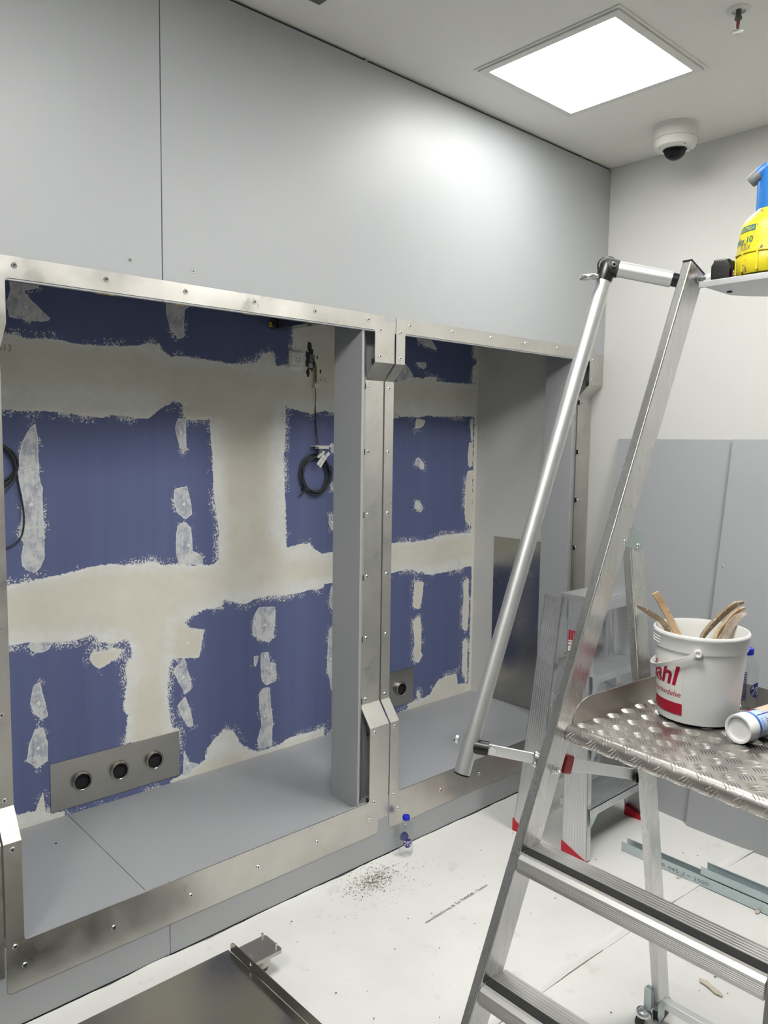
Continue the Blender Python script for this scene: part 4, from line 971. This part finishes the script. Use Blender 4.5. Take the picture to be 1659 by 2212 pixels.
finish(patch(RD(40), RD(184.5), .022, .050, .0009), 'red_band', REDINK, lb)
def wrap(a_end, z0, off=.0011):      # text that ends at angle a_end
    return lambda x, y: cyl_pt(a_end+x/br_(z0), z0+y, off)
text('dahl', .066, (0, 0, 0), X3, Z3, 'lettering', REDINK, lb, fn=wrap(RD(176), .094), align='RIGHT', shear=.25, thick=.0016)
text('\u00ae', .014, (0, 0, 0), X3, Z3, 'lettering', REDINK, lb, fn=wrap(RD(181.5), .128), align='RIGHT')
text('t\u00e6t forbindelse', .0185, (0, 0, 0), X3, Z3, 'lettering', REDINK, lb, fn=wrap(RD(182), .066), align='RIGHT', shear=.3)
# bail handle hanging on the left side
pa_ = RD(203); pd = Vector((math.cos(pa_), math.sin(pa_), 0)); sd = RD(113); sdv = Vector((math.cos(sd)*.875, math.sin(sd)*.875, -.484))
hc = BC+Vector((0, 0, .181)); path = []
for k in range(33):
    a = PI*k/32; path.append(hc+pd*(.1135*math.cos(a))+sdv*(.126*math.sin(a)))
hm = M(); up = Vector((sdv.z*sd*0, 0, 1)); 
for i in range(len(path)-1):
    pass
V = []
for i, p in enumerate(path):
    t_ = (path[min(i+1, 32)]-path[max(i-1, 0)]).normalized(); nrm = (p-hc).normalized(); s_ = t_.cross(nrm).normalized()
    w_, h_ = .0048, .0016
    V += [p-s_*w_-nrm*h_, p+s_*w_-nrm*h_, p+s_*w_+nrm*h_, p-s_*w_+nrm*h_]
hm.add(V, [(4*i+k, 4*i+(k+1) % 4, 4*i+4+(k+1) % 4, 4*i+4+k) for i in range(32) for k in range(4)]+[(3, 2, 1, 0), (128, 129, 130, 131)])
finish(hm, 'bail_handle', WHITEP, bk)
for s_ in (1, -1):
    finish(M().lathe([(0, .0035), (.0045, .0035), (.0055, .006), (.0085, .006), (.0095, .004), (.0095, -.003), (0, -.003)], hc+pd*s_*.111, pd*s_, 20), 'handle_pivot', WHITEP, bk)
for z in (.186, .193, .200): finish(M().tube([BC+Vector((math.cos(a)*.1090, math.sin(a)*.1090, z)) for a in [RD(120)+RD(28)*k/8 for k in range(9)]], .0011, 6), 'grip_rib', BUCKETM, bk)

def stick(pts, w, th, wd, mat, label):
    P = smooth_path(pts, 5); m = M(); V = []; n = len(P)
    for i, p in enumerate(P):
        t_ = (P[min(i+1, n-1)]-P[max(i-1, 0)]).normalized(); s_ = Vector(wd); s_ = (s_-t_*s_.dot(t_)).normalized(); nn = t_.cross(s_)
        f = min(1, .35+i/n*3.0) if w[1] else 1
        a, b = s_*w[0]*f/2, nn*th/2
        V += [p-a-b, p+a-b, p+a+b, p-a+b]
    m.add(V, [(4*i+k, 4*i+(k+1) % 4, 4*i+4+(k+1) % 4, 4*i+4+k) for i in range(n-1) for k in range(4)]+[(3, 2, 1, 0), tuple(4*(n-1)+k for k in range(4))])
    o = finish(m, 'wooden_stick', mat, at=P[-1], bevel=.0012)
    return tag(o, label, 'stick', None)
stick([(1.765, -1.310, 1.339), (1.785, -1.335, 1.322), (1.816, -1.366, 1.285), (1.822, -1.376, 1.20), (1.812, -1.380, 1.11)], (.014, 1), .008, (.25, -.2, 1), WOOD_D, 'brown wooden stick in the bucket leaning furthest left, pointed tip')
stick([(1.800, -1.338, 1.373), (1.816, -1.352, 1.340), (1.834, -1.376, 1.285), (1.846, -1.420, 1.19), (1.846, -1.450, 1.10)], (.017, 0), .007, (.7, -.7, .2), WOOD_L, 'pale flat wooden stick standing tallest, second from the left in the bucket')
stick([(1.962, -1.489, 1.353), (1.944, -1.472, 1.343), (1.916, -1.450, 1.312), (1.880, -1.424, 1.258), (1.869, -1.413, 1.18), (1.864, -1.405, 1.10)], (.016, 1), .009, (.1, -.3, 1), WOOD_D, 'dark weathered curved stick in the bucket, uppermost of the right-hand three')
stick([(1.961, -1.494, 1.340), (1.946, -1.480, 1.328), (1.921, -1.462, 1.295), (1.898, -1.448, 1.250), (1.868, -1.464, 1.18), (1.82, -1.475, 1.10)], (.013, 1), .008, (.1, -.3, 1), WOOD_L, 'pale orange curved stick in the bucket between two darker ones on the right')
stick([(1.955, -1.500, 1.326), (1.934, -1.488, 1.316), (1.912, -1.478, 1.292), (1.898, -1.474, 1.25), (1.886, -1.488, 1.17), (1.872, -1.496, 1.10)], (.020, 1), .009, (.74, -.67, .05), WOOD_G, 'broad grey wooden stick, lowest of the three on the right of the bucket')

# ------------------------------------------------------------------ water bottles
def bottle(loc, s, yaw, label, text_=True):
    root = thing('water_bottle', label, 'bottle', loc); o = Vector(loc)
    R, Hh = .0300*s, .170*s
    prof = [(0, .006*s), (R*.55, .004*s), (R*.75, .0), (R*.93, .004*s), (R, .014*s), (R, .030*s), (R*.985, .032*s), (R*.985, .088*s), (R, .090*s), (R*.99, .108*s), (R*.93, .122*s), (R*.80, .133*s), (R*.62, .141*s), (R*.47, .147*s), (R*.44, .152*s)]
    finish(M().lathe(prof, o, Z3, 40), 'body', PET, root)
    finish(M().lathe([(R*.46, .148*s), (R*.50, .149*s), (R*.50, .151*s), (R*.46, .152*s)], o, Z3, 32, closed=True), 'neck_ring', PET, root)
    c = M(); pr = [(0, Hh), (R*.44, Hh), (R*.50, Hh-.002*s), (R*.51, .153*s), (R*.47, .152*s)]
    c.lathe(pr, o, Z3, 36)
    for k in range(24):
        a = 2*PI*k/24; c.box(o+Vector((math.cos(a)*R*.51, math.sin(a)*R*.51, .1605*s)), (.0008, .0012, .012*s), (Vector((math.cos(a), math.sin(a), 0)), Vector((-math.sin(a), math.cos(a), 0)), Z3))
    finish(c, 'cap', BLUECAP, root, angle=50)
    def w(a0, z0, off): return lambda x, y: o+Vector((math.cos(a0+x/R)*(R*.985+off), math.sin(a0+x/R)*(R*.985+off), z0+y))
    for a0, back in ((yaw, 0), (yaw+PI, 1)):
        f = w(a0, .062*s, .0004); m = M(); n = 28; V = [f(0, 0)]
        rr = .020*s; rings = 4
        for j in range(1, rings+1):
            for k in range(n): V.append(f(rr*j/rings*math.cos(2*PI*k/n), rr*j/rings*math.sin(2*PI*k/n)))
        F = [(0, 1+k, 1+(k+1) % n) for k in range(n)]
        for j in range(rings-1): F += [(1+j*n+k, 1+j*n+n+k, 1+j*n+n+(k+1) % n, 1+j*n+(k+1) % n) for k in range(n)]
        m.add(V, F); lbl = finish(m, 'label', BLUEINK, root)
        g = w(a0, .062*s, .0007)
        text('Aqua', .017*s, (0, 0, 0), X3, Z3, 'lettering', WHITEP, lbl, fn=lambda x, y, g=g: g(x, y+.001*s), align='CENTER')
        text("d'Or", .017*s, (0, 0, 0), X3, Z3, 'lettering', WHITEP, lbl, fn=lambda x, y, g=g: g(x, y-.0125*s), align='CENTER')
    return root
bottle((2.200, -.052, .0035), 1.0, RD(-118), 'small clear water bottle with blue cap on the floor by the panelled wall')
b2 = bottle((1.958, -1.508, 1.0815), 0.94, RD(-98), 'clear water bottle with blue cap standing behind the white bucket')
R2 = .0300*.94
def w2(x, y, off=.0008): a = RD(182)+x/R2; return Vector((1.958+math.cos(a)*(R2*.985+off), -1.508+math.sin(a)*(R2*.985+off), 1.0815+y))
m = M(); V = [w2(-.012+.024*i/10, .030+.075*j/4, .0005) for i in range(11) for j in range(5)]
m.add(V, [(i*5+j, (i+1)*5+j, (i+1)*5+j+1, i*5+j+1) for i in range(10) for j in range(4)]); finish(m, 'print_film', LABELF, b2)
m = M()
for k in range(11):
    z = .034+.0062*k; V = [w2(-.0105+.021*i/8, z+dz, .0009) for i in range(9) for dz in (0, .0022)]
    m.add(V, [(2*i, 2*i+2, 2*i+3, 2*i+1) for i in range(8)])
pf_ = finish(m, 'fine_print', BLUEINK, b2); pf_['kind'] = 'stuff'

# ------------------------------------------------------------------ cartridge lying on the platform
c0 = Vector((1.722, -1.592, 1.1130)); cd = Vector((.987, -.16, 0)).normalized()
ca = thing('sealant_tube', 'white and pale blue sealant tube lying on the platform beside the bucket', 'tube', (1.80, -1.60, 1.08))
r = .0325
finish(M().lathe([(0, .006), (r*.80, .006), (r*.80, .001), (r*.86, 0), (r*.98, 0), (r, .002), (r, .034), (r*.97, .034)], c0, cd, 48), 'end_cap', TUBEW, ca)
tb_ = finish(M().lathe([(r*.97, .033), (r*.97, .20), (r*.9, .207), (0, .21)], c0, cd, 48), 'cylinder', TUBEB, ca)
finish(M().lathe([(r*.985, .036), (r*.985, .043)], c0, cd, 48), 'blue_ring', TUBEC, tb_)
cs = cd.cross(Z3).normalized()
def wt(a0, z0, off=.0005): return lambda x, y: c0+cd*(z0+x)+(Z3*math.cos(a0+y/r)+cs*math.sin(a0+y/r))*(r*.97+off)
def cpatch(a0, a1, z0, z1, name, mat):
    m = M(); n = 14; V = [c0+cd*z+(Z3*math.cos(a0+(a1-a0)*i/n)+cs*math.sin(a0+(a1-a0)*i/n))*(r*.97+.0006) for i in range(n+1) for z in (z0, z1)]
    m.add(V, [(2*i, 2*i+1, 2*i+3, 2*i+2) for i in range(n)]); return finish(m, name, mat, tb_)
cpatch(RD(-70), RD(20), .075, .16, 'skin_print', TUBES); cpatch(RD(-66), RD(-5), .064, .073, 'black_stripe', INK)
cpatch(RD(-40), RD(-8), .048, .062, 'red_mark', REDINK); cpatch(RD(26), RD(30), .046, .2, 'dark_line', BLUEINK)
text('SEAL 450 FAST CURE', .009, (0, 0, 0), X3, Z3, 'fine_print', GREYP, tb_, fn=(lambda x, y: c0+cd*(.052+x)+(Z3*math.cos(RD(52)-y/r)+cs*math.sin(RD(52)-y/r))*(r*.97+.0006))) if False else None
m = M()
for k in range(5):
    for q_ in range(9):
        a = RD(44)+k*.13; z = .050+q_*.016; V = [c0+cd*zz+(Z3*math.cos(aa)+cs*math.sin(aa))*(r*.97+.0006) for zz in (z, z+.012*((k*q_) % 3+1.5)/4) for aa in (a, a+.05)]
        m.add(V, [(0, 2, 3, 1)])
o = finish(m, 'fine_print', GREYP, tb_); o['kind'] = 'stuff'

# ------------------------------------------------------------------ things on the top tray
TT = 2.1425
so_c = Vector((1.950, -1.512, TT))
sb = thing('spray_bottle', 'dirty yellow pump sprayer with blue trigger head on the top tray', 'spray bottle', so_c)
yp = [(0, .0), (.062, .0), (.070, .004), (.0740, .012), (.0765, .030), (.0765, .042), (.0750, .046), (.0740, .070), (.0715, .100), (.0680, .118), (.0600, .133), (.0480, .146), (.0370, .155), (.0330, .162), (.0320, .175), (0, .175)]
finish(M().lathe(yp, so_c, Z3, 56), 'tank', YELLOWP, sb)
rb = M()
for k in range(12):
    a = 2*PI*k/12
    for w_, z0, z1 in ((.0035, .010, .052),): rb.box(so_c+Vector((math.cos(a)*.0765, math.sin(a)*.0765, .030)), (.003, .005, .044), (Vector((math.cos(a), math.sin(a), 0)), Vector((-math.sin(a), math.cos(a), 0)), Z3))
rb.lathe([(.0745, .050), (.0780, .050), (.0780, .054), (.0745, .054)], so_c, Z3, 48, closed=True)
finish(rb, 'base_ribs', YELLOWP, sb, bevel=.0008)
finish(M().lathe([(.0355, .150), (.0360, .156), (.0330, .200), (.0300, .236), (.0270, .254), (.020, .264), (0, .268)], so_c, Z3, 40), 'pump_collar', BLUEP, sb)
hd = Vector((-.25, .96, .0)).normalized()
hd_ = finish(M().tube(smooth_path([so_c+Vector((0, -.035, .250)), so_c+Vector((0, 0, .256)), so_c+hd*.022+Vector((0, 0, .252)), so_c+hd*.038+Vector((0, 0, .240))]), .0150, 20), 'spray_head', BLUEP, sb)
n0 = so_c+hd*.034+Vector((0, 0, .243)); nd = (hd*.8+Vector((0, 0, -.62))).normalized()
finish(M().lathe([(0, 0), (.0150, 0), (.0155, .004), (.0145, .022), (.0125, .026), (.004, .026), (.003, .022), (0, .022)], n0, nd, 24), 'nozzle', GREYP, hd_)
finish(M().box(so_c+hd*.033+Vector((0, 0, .195)), (.010, .012, .080), (hd, Z3.cross(hd), Z3)), 'trigger', BLUEP, sb, bevel=.003)
def ws(a0, off=.0006):
    def f(x, y):
        z = y
        pr = yp; rr = .06
        for (r0, z0), (r1, z1) in zip(pr, pr[1:]):
            if z0 <= z <= z1 and z1 > z0: rr = r0+(r1-r0)*(z-z0)/(z1-z0)
        a = a0+x/.074; return so_c+Vector((math.cos(a)*(rr+off), math.sin(a)*(rr+off), z))
    return f
fs = ws(RD(172)); m = M(); V = [fs(-.050+.050*i/12, .100+.014*j/3) for i in range(13) for j in range(4)]
m.add(V, [(i*4+j, (i+1)*4+j, (i+1)*4+j+1, i*4+j+1) for i in range(12) for j in range(3)]); bl = finish(m, 'logo_field', TEAL, sb)
f2 = ws(RD(172), .0010)
text('GLORIA', .014, (0, 0, 0), X3, Z3, 'lettering', YELLOWP, bl, fn=lambda x, y: f2(x-.002, y+.102), align='RIGHT', shear=.2)
text('Hobby 10', .020, (0, 0, 0), X3, Z3, 'lettering', TEAL, bl, fn=lambda x, y: f2(x-.004, y+.074), align='RIGHT', shear=.1, thick=.0003)
text('FLEX', .015, (0, 0, 0), X3, Z3, 'lettering', GREYP, bl, fn=lambda x, y: f2(x-.008, y+.058), align='RIGHT', shear=.1)

cg = thing('caulking_gun', 'black caulking gun with a red and blue cartridge beside the yellow sprayer', 'caulking gun', (1.905, -1.43, TT))
g0 = Vector((0, 0, TT+.024)); gd = Vector((0, -1, 0)); GX = Vector((-.15, .989, 0)); GP = Vector((1.900, -1.416, 0))
def gmap(m):
    ax_ = Vector((-GX.y, GX.x, 0))*-1
    for i, v in enumerate(m.v): m.v[i] = GP+GX*v.x+ax_*(-v.y)+Z3*v.z
    return m
finish(gmap(M().prism([(-.022, -.022), (.022, -.022), (.022, .010), (.014, .024), (-.014, .024), (-.022, .010)], [], g0+Vector((0, .006, 0)), X3, Z3, -.007)), 'front_plate', BLACK, cg, bevel=.003)
finish(gmap(M().box(g0+Vector((0, -.10, .024)), (.036, .20, .005))), 'top_bar', BLACK, cg, bevel=.002)
finish(gmap(M().box(g0+Vector((-.024, -.030, .008)), (.005, .05, .026))), 'side_bar', BLACK, cg, bevel=.002)
finish(gmap(M().lathe([(.0025, .003), (.0065, .003), (.0075, 0), (0, 0)], g0+Vector((-.027, -.010, -.008)), (-1, 0, 0), 14)), 'screw', CHROME, cg)
crt = thing('cartridge', 'red and pale blue cartridge clamped in the black caulking gun', 'tube', (1.95, -1.41, TT+.004))
finish(gmap(M().cyl(g0+Vector((0, -.034, -.003)), g0+Vector((0, -.050, -.003)), .0185, 24)), 'red_band', REDP, crt)
finish(gmap(M().cyl(g0+Vector((0, -.050, -.003)), g0+Vector((0, -.19, -.003)), .0180, 24)), 'barrel', TUBEB, crt)
wn = thing('nozzle_tip', 'ribbed white plastic nozzle lying on the tray just behind the ladder stile', 'nozzle', (1.950, -1.39, TT))
w0 = Vector((1.925, -1.3745, TT+.0135))
m = M(); m.lathe([(0, 0), (.011, 0), (.0125, .004), (.0125, .024), (0, .024)], w0, gd, 20)
for k in range(12):
    a = 2*PI*k/12; m.box(w0+Vector((math.cos(a)*.0125, -.014, math.sin(a)*.0125)), (.0016, .019, .0016))
finish(m, 'ribbed_collar', WHITEP, wn, angle=40)

# ------------------------------------------------------------------ double-sided stepladder
sl = thing('stepladder', 'paint-splashed aluminium double stepladder with red feet behind the tall ladder', 'ladder', (2.97, -.43, 0))
def hexbar(P0, P1, m, up=False):   # P0,P1: (x0,x1,y0,y1,z)
    return m.hexa([(P0[0], P0[2], P0[4]), (P0[1], P0[2], P0[4]), (P0[1], P0[3], P0[4]), (P0[0], P0[3], P0[4]), (P1[0], P1[2], P1[4]), (P1[1], P1[2], P1[4]), (P1[1], P1[3], P1[4]), (P1[0], P1[3], P1[4])])
def channel(name, xb, xt, fy0, fy1, ty0_, ty1_, inward, zt, zb=.012):
    m = M(); s = inward; t3, fl_ = .003, .028
    lo = lambda a, b: (min(a, b), max(a, b))
    a, b = lo(xb, xb+s*t3); c, d = lo(xt, xt+s*t3); hexbar((a, b, fy0, fy1, zb), (c, d, ty0_, ty1_, zt), m)
    for e0, e1 in ((0, .003), (1, -.003)):
        ya, yt = (fy0, ty0_) if e0 == 0 else (fy1, ty1_)
        a, b = lo(xb, xb+s*fl_); c, d = lo(xt, xt+s*fl_)
        hexbar((a, b, *lo(ya, ya+e1), zb), (c, d, *lo(yt, yt+e1), zt), m)
    n = 9
    for k in range(n):   # extrusion ridges on the web
        f = (k+.5)/n; y0 = fy0+(fy1-fy0)*f; y1 = ty0_+(ty1_-ty0_)*f
        x0_, x1_ = (xb-s*.0012, xb) if s > 0 else (xb, xb-s*.0012); u0, u1 = (xt-s*.0012, xt) if s > 0 else (xt, xt-s*.0012)
        hexbar((x0_, x1_, y0-.0012, y0+.0012, zb+.002), (u0, u1, y1-.0012, y1+.0012, zt-.002), m)
    o = finish(m, name, ALUBOARD, sl, smooth=False)
    for zz in (.10, .155, .27, .32, .44, .49, .62, .67):
        f = zz/zt; y = fy0+(ty0_-fy0)*f; x = xb+(xt-xb)*f+s*.014
        finish(M().lathe([(0, .002), (.003, .0018), (.004, 0)], (x, y, zz), (0, -1, 0), 8), 'rivet', CHROME, o)
    # red foot wedge
    f = M().prism([(fy1+.004, 0), (fy0+.045, 0), (fy1+.004, .048)] if False else [(fy0+.040, -.0), (fy1+.003, .0), (fy1+.003, .052), (fy1-.006, .052)], [], (xb-s*.002, 0, .001), Y3, Z3, -s*.03 if s < 0 else .03)
    f = M(); yA, yB = fy1+.004, fy0+.004
    zz = lambda y: .052*(y-yB)/(yA-yB)
    x_a, x_b = xb-s*.002, xb+s*.030
    f.hexa([(min(x_a, x_b), yB, 0), (max(x_a, x_b), yB, 0), (max(x_a, x_b), yA, 0), (min(x_a, x_b), yA, 0), (min(x_a, x_b), yB, .012), (max(x_a, x_b), yB, .012), (max(x_a, x_b), yA, .058), (min(x_a, x_b), yA, .058)])
    finish(f, 'foot', REDF, sl, bevel=.002)
    return o
A = channel('stile', 2.715, 2.758, -.600, -.478, -.545, -.435, 1, 1.094)
B = channel('stile', 3.250, 3.110, -.600, -.478, -.545, -.435, -1, 1.094)
Dl = channel('back_stile', 2.708, 2.742, -.330, -.222, -.418, -.330, 1, 1.092)
El = channel('back_stile', 3.255, 3.122, -.330, -.222, -.418, -.330, -1, 1.092)
finish(M().bb(2.748, 3.124, -.580, -.405, 1.094, 1.112), 'top_cap', ALUBOARD, sl, bevel=.002)
cfr = M(); cfr.bb(2.764, 3.106, -.582, -.578, 1.055, 1.10)
for k in range(5): cfr.bb(2.764, 3.106, -.5832, -.582, 1.060+.008*k, 1.063+.008*k)
finish(cfr, 'cap_front', ALUBOARD, sl, smooth=False)
for zt in (.235, .510, .785):
    f = zt/1.094; yf = -.604+(.055)*f-.010; yb_ = yf+.150; xa = 2.718+.043*f+.003; xb_ = 3.247-.14*f-.003
    m = M(); m.bb(xa, xb_, yf, yb_, zt-.004, zt)
    for k in range(18): m.bb(xa, xb_, yf+.004+.008*k, yf+.0075+.008*k, zt, zt+.0012)
    m.bb(xa, xb_, yf, yf+.003, zt-.036, zt); m.bb(xa, xb_, yb_-.003, yb_, zt-.036, zt)
    for k in range(4): m.bb(xa, xb_, yf-.0012, yf, zt-.030+.007*k, zt-.027+.007*k)
    s_ = finish(m, 'step', ALUBOARD, sl, smooth=False)
    for sg, xx in ((1, xa), (-1, xb_)):
        finish(M().prism([(0, 0), (sg*.055, 0), (0, -.055)] if sg > 0 else [(0, 0), (0, -.055), (-.055, 0)], [], (xx+sg*.004, yf+.001, zt-.034), X3, Z3, .0025), 'gusset', GALV, s_, smooth=False)
    # back frame cross rail
    yb2 = -.276-.098*f
    finish(M().bb(xa, xb_, yb2-.010, yb2+.010, zt-.03, zt+.02), 'back_rail', ALUBOARD, sl, smooth=False)
m = M(); m.bb(2.764, 3.118, -.392, -.389, .84, .99)
for k in range(17): m.bb(2.764, 3.118, -.3935, -.392, .846+.0085*k, .850+.0085*k)
finish(m, 'riser_plate', ALUBOARD, sl, smooth=False)
for x in (2.762, 3.148):
    finish(M().beam((x, -.515, .60), (x, -.345, .66), .004, .018, X3), 'spreader', GALV, sl)
stk = M().hexa([(2.7485, -.446, .865), (2.7485, -.506, .865), (2.7505, -.506, .865), (2.7505, -.446, .865), (2.7522, -.446, .960), (2.7522, -.506, .960), (2.7542, -.506, .960), (2.7542, -.446, .960)])
sk_ = finish(stk, 'sticker', REDINK, sl, smooth=False)
m = M()
for (y0, y1, z0, z1) in ((-.450, -.500, .870, .893), (-.450, -.475, .898, .908), (-.450, -.490, .912, .917)):
    x0 = 2.7478+.039*(z0-.865); m.bb(x0-.0002, x0+.0004, y1, y0, z0, z1)
finish(m, 'sticker_print', LABELW, sk_)

# ------------------------------------------------------------------ galvanised studs on the floor
def uprof(name, label, x0, x1, y0, y1, z0, h, lip, perf, tilt=0.0):
    root = thing(name, label, 'metal stud', ((x0+x1)/2, y0, z0)); t_ = .0015
    P = [(x0, 0), (x1, 0), (x1, h), (x1-lip, h), (x1-lip, h-t_), (x1-t_, h-t_), (x1-t_, t_), (x0+t_, t_), (x0+t_, h-t_), (x0+lip, h-t_), (x0+lip, h), (x0, h)] if lip else [(x0, 0), (x1, 0), (x1, h), (x1-t_, h), (x1-t_, t_), (x0+t_, t_), (x0+t_, h), (x0, h)]
    m = M().prism(P, [], (0, y1, z0), X3, Z3, y1-y0)
    for v in m.v: v.y = y0+(v.y-min(y0, y1)) if False else v.y
    ys_ = [v.y for v in m.v]; off = min(y0, y1)-min(ys_)
    for v in m.v: v.y += off
    finish(m, 'profile', GALV, root, smooth=False)
    if perf:
        m = M(); n = int(abs(y1-y0)/.016)
        for k in range(min(n, 140)):
            for q_ in range(3): y = y0-.006-.016*k-(q_ % 2)*.008; m.box(((x0+x1)/2-.011+.011*q_, y, z0+t_+.0007), (.004, .008, .0012), (Vector((.8, .6, 0)), Vector((-.6, .8, 0)), Z3))
        o = finish(m, 'knurl_pattern', CHROME, root); o['kind'] = 'stuff'
    return root
u1 = uprof('steel_stud', 'long galvanised U-channel with printed lettering lying on the paper', 2.920, 2.966, -.640, -2.3, .005, .040, 0, False)
text('HR 045  l = 2500', .021, (2.9198, -.80, .014), (0, -1, 0), Z3, 'printed_marks', FADED, u1, off=.0003, sx=1.5)
uprof('steel_stud', 'shorter lipped galvanised stud resting on the printed channel', 2.925, 2.985, -.985, -2.3, .0465, .030, .006, True)
def blob(name, c, r, mat, label, cat, seed, sc=(1, .6, .4)):
    random.seed(seed); m = M(); pts = []
    import bmesh
    bm = bmesh.new(); bmesh.ops.create_icosphere(bm, subdivisions=2, radius=1)
    m.add([Vector(c)+Vector((v.co.x*r*sc[0], v.co.y*r*sc[1], (v.co.z+.8)*r*sc[2]))*(1+.35*noise.noise(v.co*2+Vector((seed, 0, 0)))) for v in bm.verts], [[v.index for v in f.verts] for f in bm.faces]); bm.free()
    return tag(finish(m, name, mat, at=c), label, cat)
PUTTY = plain('putty', srgb(206, 198, 180), 0.85, var=0.12, scale=60)
blob('putty_lump', (2.905, -.905, .004), .010, PUTTY, 'small beige putty lump against the printed channel', 'debris', 1)
blob('putty_lump', (2.908, -1.215, .004), .012, PUTTY, 'pale putty lump by the channel at the right edge of the picture', 'debris', 2)
blob('paper_scrap', (2.990, -.985, .004), .028, WOOD_L, 'light brown scrap lying behind the lipped stud', 'debris', 3, (.6, 1.1, .15))
cp = M(); pts = [(-.045, .012), (-.020, .020), (-.002, .008), (.012, .006), (.040, -.006), (.046, -.016), (.020, -.020), (.004, -.012), (-.012, -.006), (-.034, -.004)]
o = finish(cp.prism(pts, [], (2.378, -1.285, .0095), Vector((0, -1, 0)), Vector((1, 0, 0)), .003), 'plaster_chip', PUTTY, at=(2.378, -1.285, .004), bevel=.001)
tag(o, 'cream flake of plaster on the paper right of the rear ladder leg', 'debris')
blob('plaster_crumb', (2.44, -1.27, .003), .006, GREYP, 'tiny grey crumb beside the cream plaster flake', 'debris', 5)
# scattered drill shavings by the wall
random.seed(11); m = M()
for k in range(750):
    q_ = random.random()
    if q_ < .75: a = random.gauss(0, 1); b = random.gauss(0, 1); x = 1.965+.055*a+.03*b; y = -.115+.035*b-.012*a
    else: x = 1.97+random.gauss(0, .13); y = -.15+random.gauss(0, .075)
    y = min(y, -.018); s = random.uniform(.0007, .0021)*(1 if q_ < .75 else .7); an = random.uniform(0, PI)
    m.box((x, y, .0058+random.uniform(0, .001)), (s*2.6, s, s*.7), (Vector((math.cos(an), math.sin(an), random.uniform(-.3, .3))).normalized(), Vector((-math.sin(an), math.cos(an), 0)), Z3))
o = finish(m, 'drill_shavings', plain('shavings', srgb(112, 106, 90), .8, var=.4, scale=300), at=(1.965, -.12, .005), smooth=False)
tag(o, 'scatter of dark drill shavings on the paper near the wall', 'shavings', kind='stuff')
random.seed(12); m = M()
for k in range(60):
    x = random.uniform(1.4, 3.2); y = random.uniform(-1.6, -.1); s = random.uniform(.001, .0028)
    m.box((x, y, .007), (s*2, s, s*.6), (Vector((math.cos(k), math.sin(k), 0)), Vector((-math.sin(k), math.cos(k), 0)), Z3))
o = finish(m, 'floor_specks', plain('specks', srgb(80, 76, 72), .8, var=.3, scale=300), at=(2.2, -.6, .005), smooth=False)
tag(o, 'tiny dark specks strewn over the white floor paper', 'debris', kind='stuff')

# ------------------------------------------------------------------ folded steel door sheet in the near left corner
fd = thing('steel_door', 'folded stainless sheet with upturned flange lying in the near left corner', 'metal sheet', (.55, -.75, .0))
PZ = .098
finish(M().bb(-.35, 1.240, -1.12, -.222, PZ-.0025, PZ), 'sheet', STEELD, fd, smooth=False)
fy0 = -.236; fl = []
R_ = .022
outer = [(0, 0)]+[(-.0, .012)]+[(R_*(1-math.cos(a))-.002, .014+R_*math.sin(a)) for a in (PI/8, PI/4, 3*PI/8, PI/2)]+[(.888, .036), (.888, 0)]
finish(M().prism([(a, b) for a, b in outer][::-1], [circ(.120, .020, .0062, 18)[::-1]], (1.242, -.232, PZ-.001), (0, -1, 0), Z3, .002), 'side_flange', STEELD, fd, smooth=False)
for x, y in ((.1, -.35), (1.05, -.40), (.1, -1.05), (1.05, -1.05)):
    finish(M().bb(x-.04, x+.04, y-.04, y+.04, .0052, PZ-.003), 'spacer_block', BLACKR, fd)
lt = finish(M().prism(rrect(1.262, -.338, 1.372, -.238, .010), [], (0, 0, PZ+.003), X3, Y3, .012), 'hinge_body', STEELP, fd, bevel=.002)
finish(M().bb(1.243, 1.264, -.325, -.25, PZ-.004, PZ+.002), 'hinge_arm', STEELP, fd)
for x, y in ((1.352, -.250), (1.356, -.322), (1.275, -.30)):
    finish(M().cyl((x, y, PZ+.0025), (x, y, PZ+.020 if x > 1.3 else PZ+.006), .0042, 14), 'stud', CHROME, lt)
    finish(M().cyl((x, y, PZ-.009), (x, y, PZ-.018), .0062, 6), 'nut', CHROME, lt)
finish(M().lathe([(0, -.012), (.030, -.012), (.032, -.018), (.032, -.034), (.026, -.038), (.026, -.050), (0, -.050)], (1.318, -.290, PZ), Z3, 32), 'knob_base', STEELP, lt)
finish(M().lathe([(0, -.050), (.025, -.050), (.025, -.062), (.020, -.066), (0, -.066)], (1.318, -.290, PZ), Z3, 32), 'rubber_buffer', BLACK, lt)
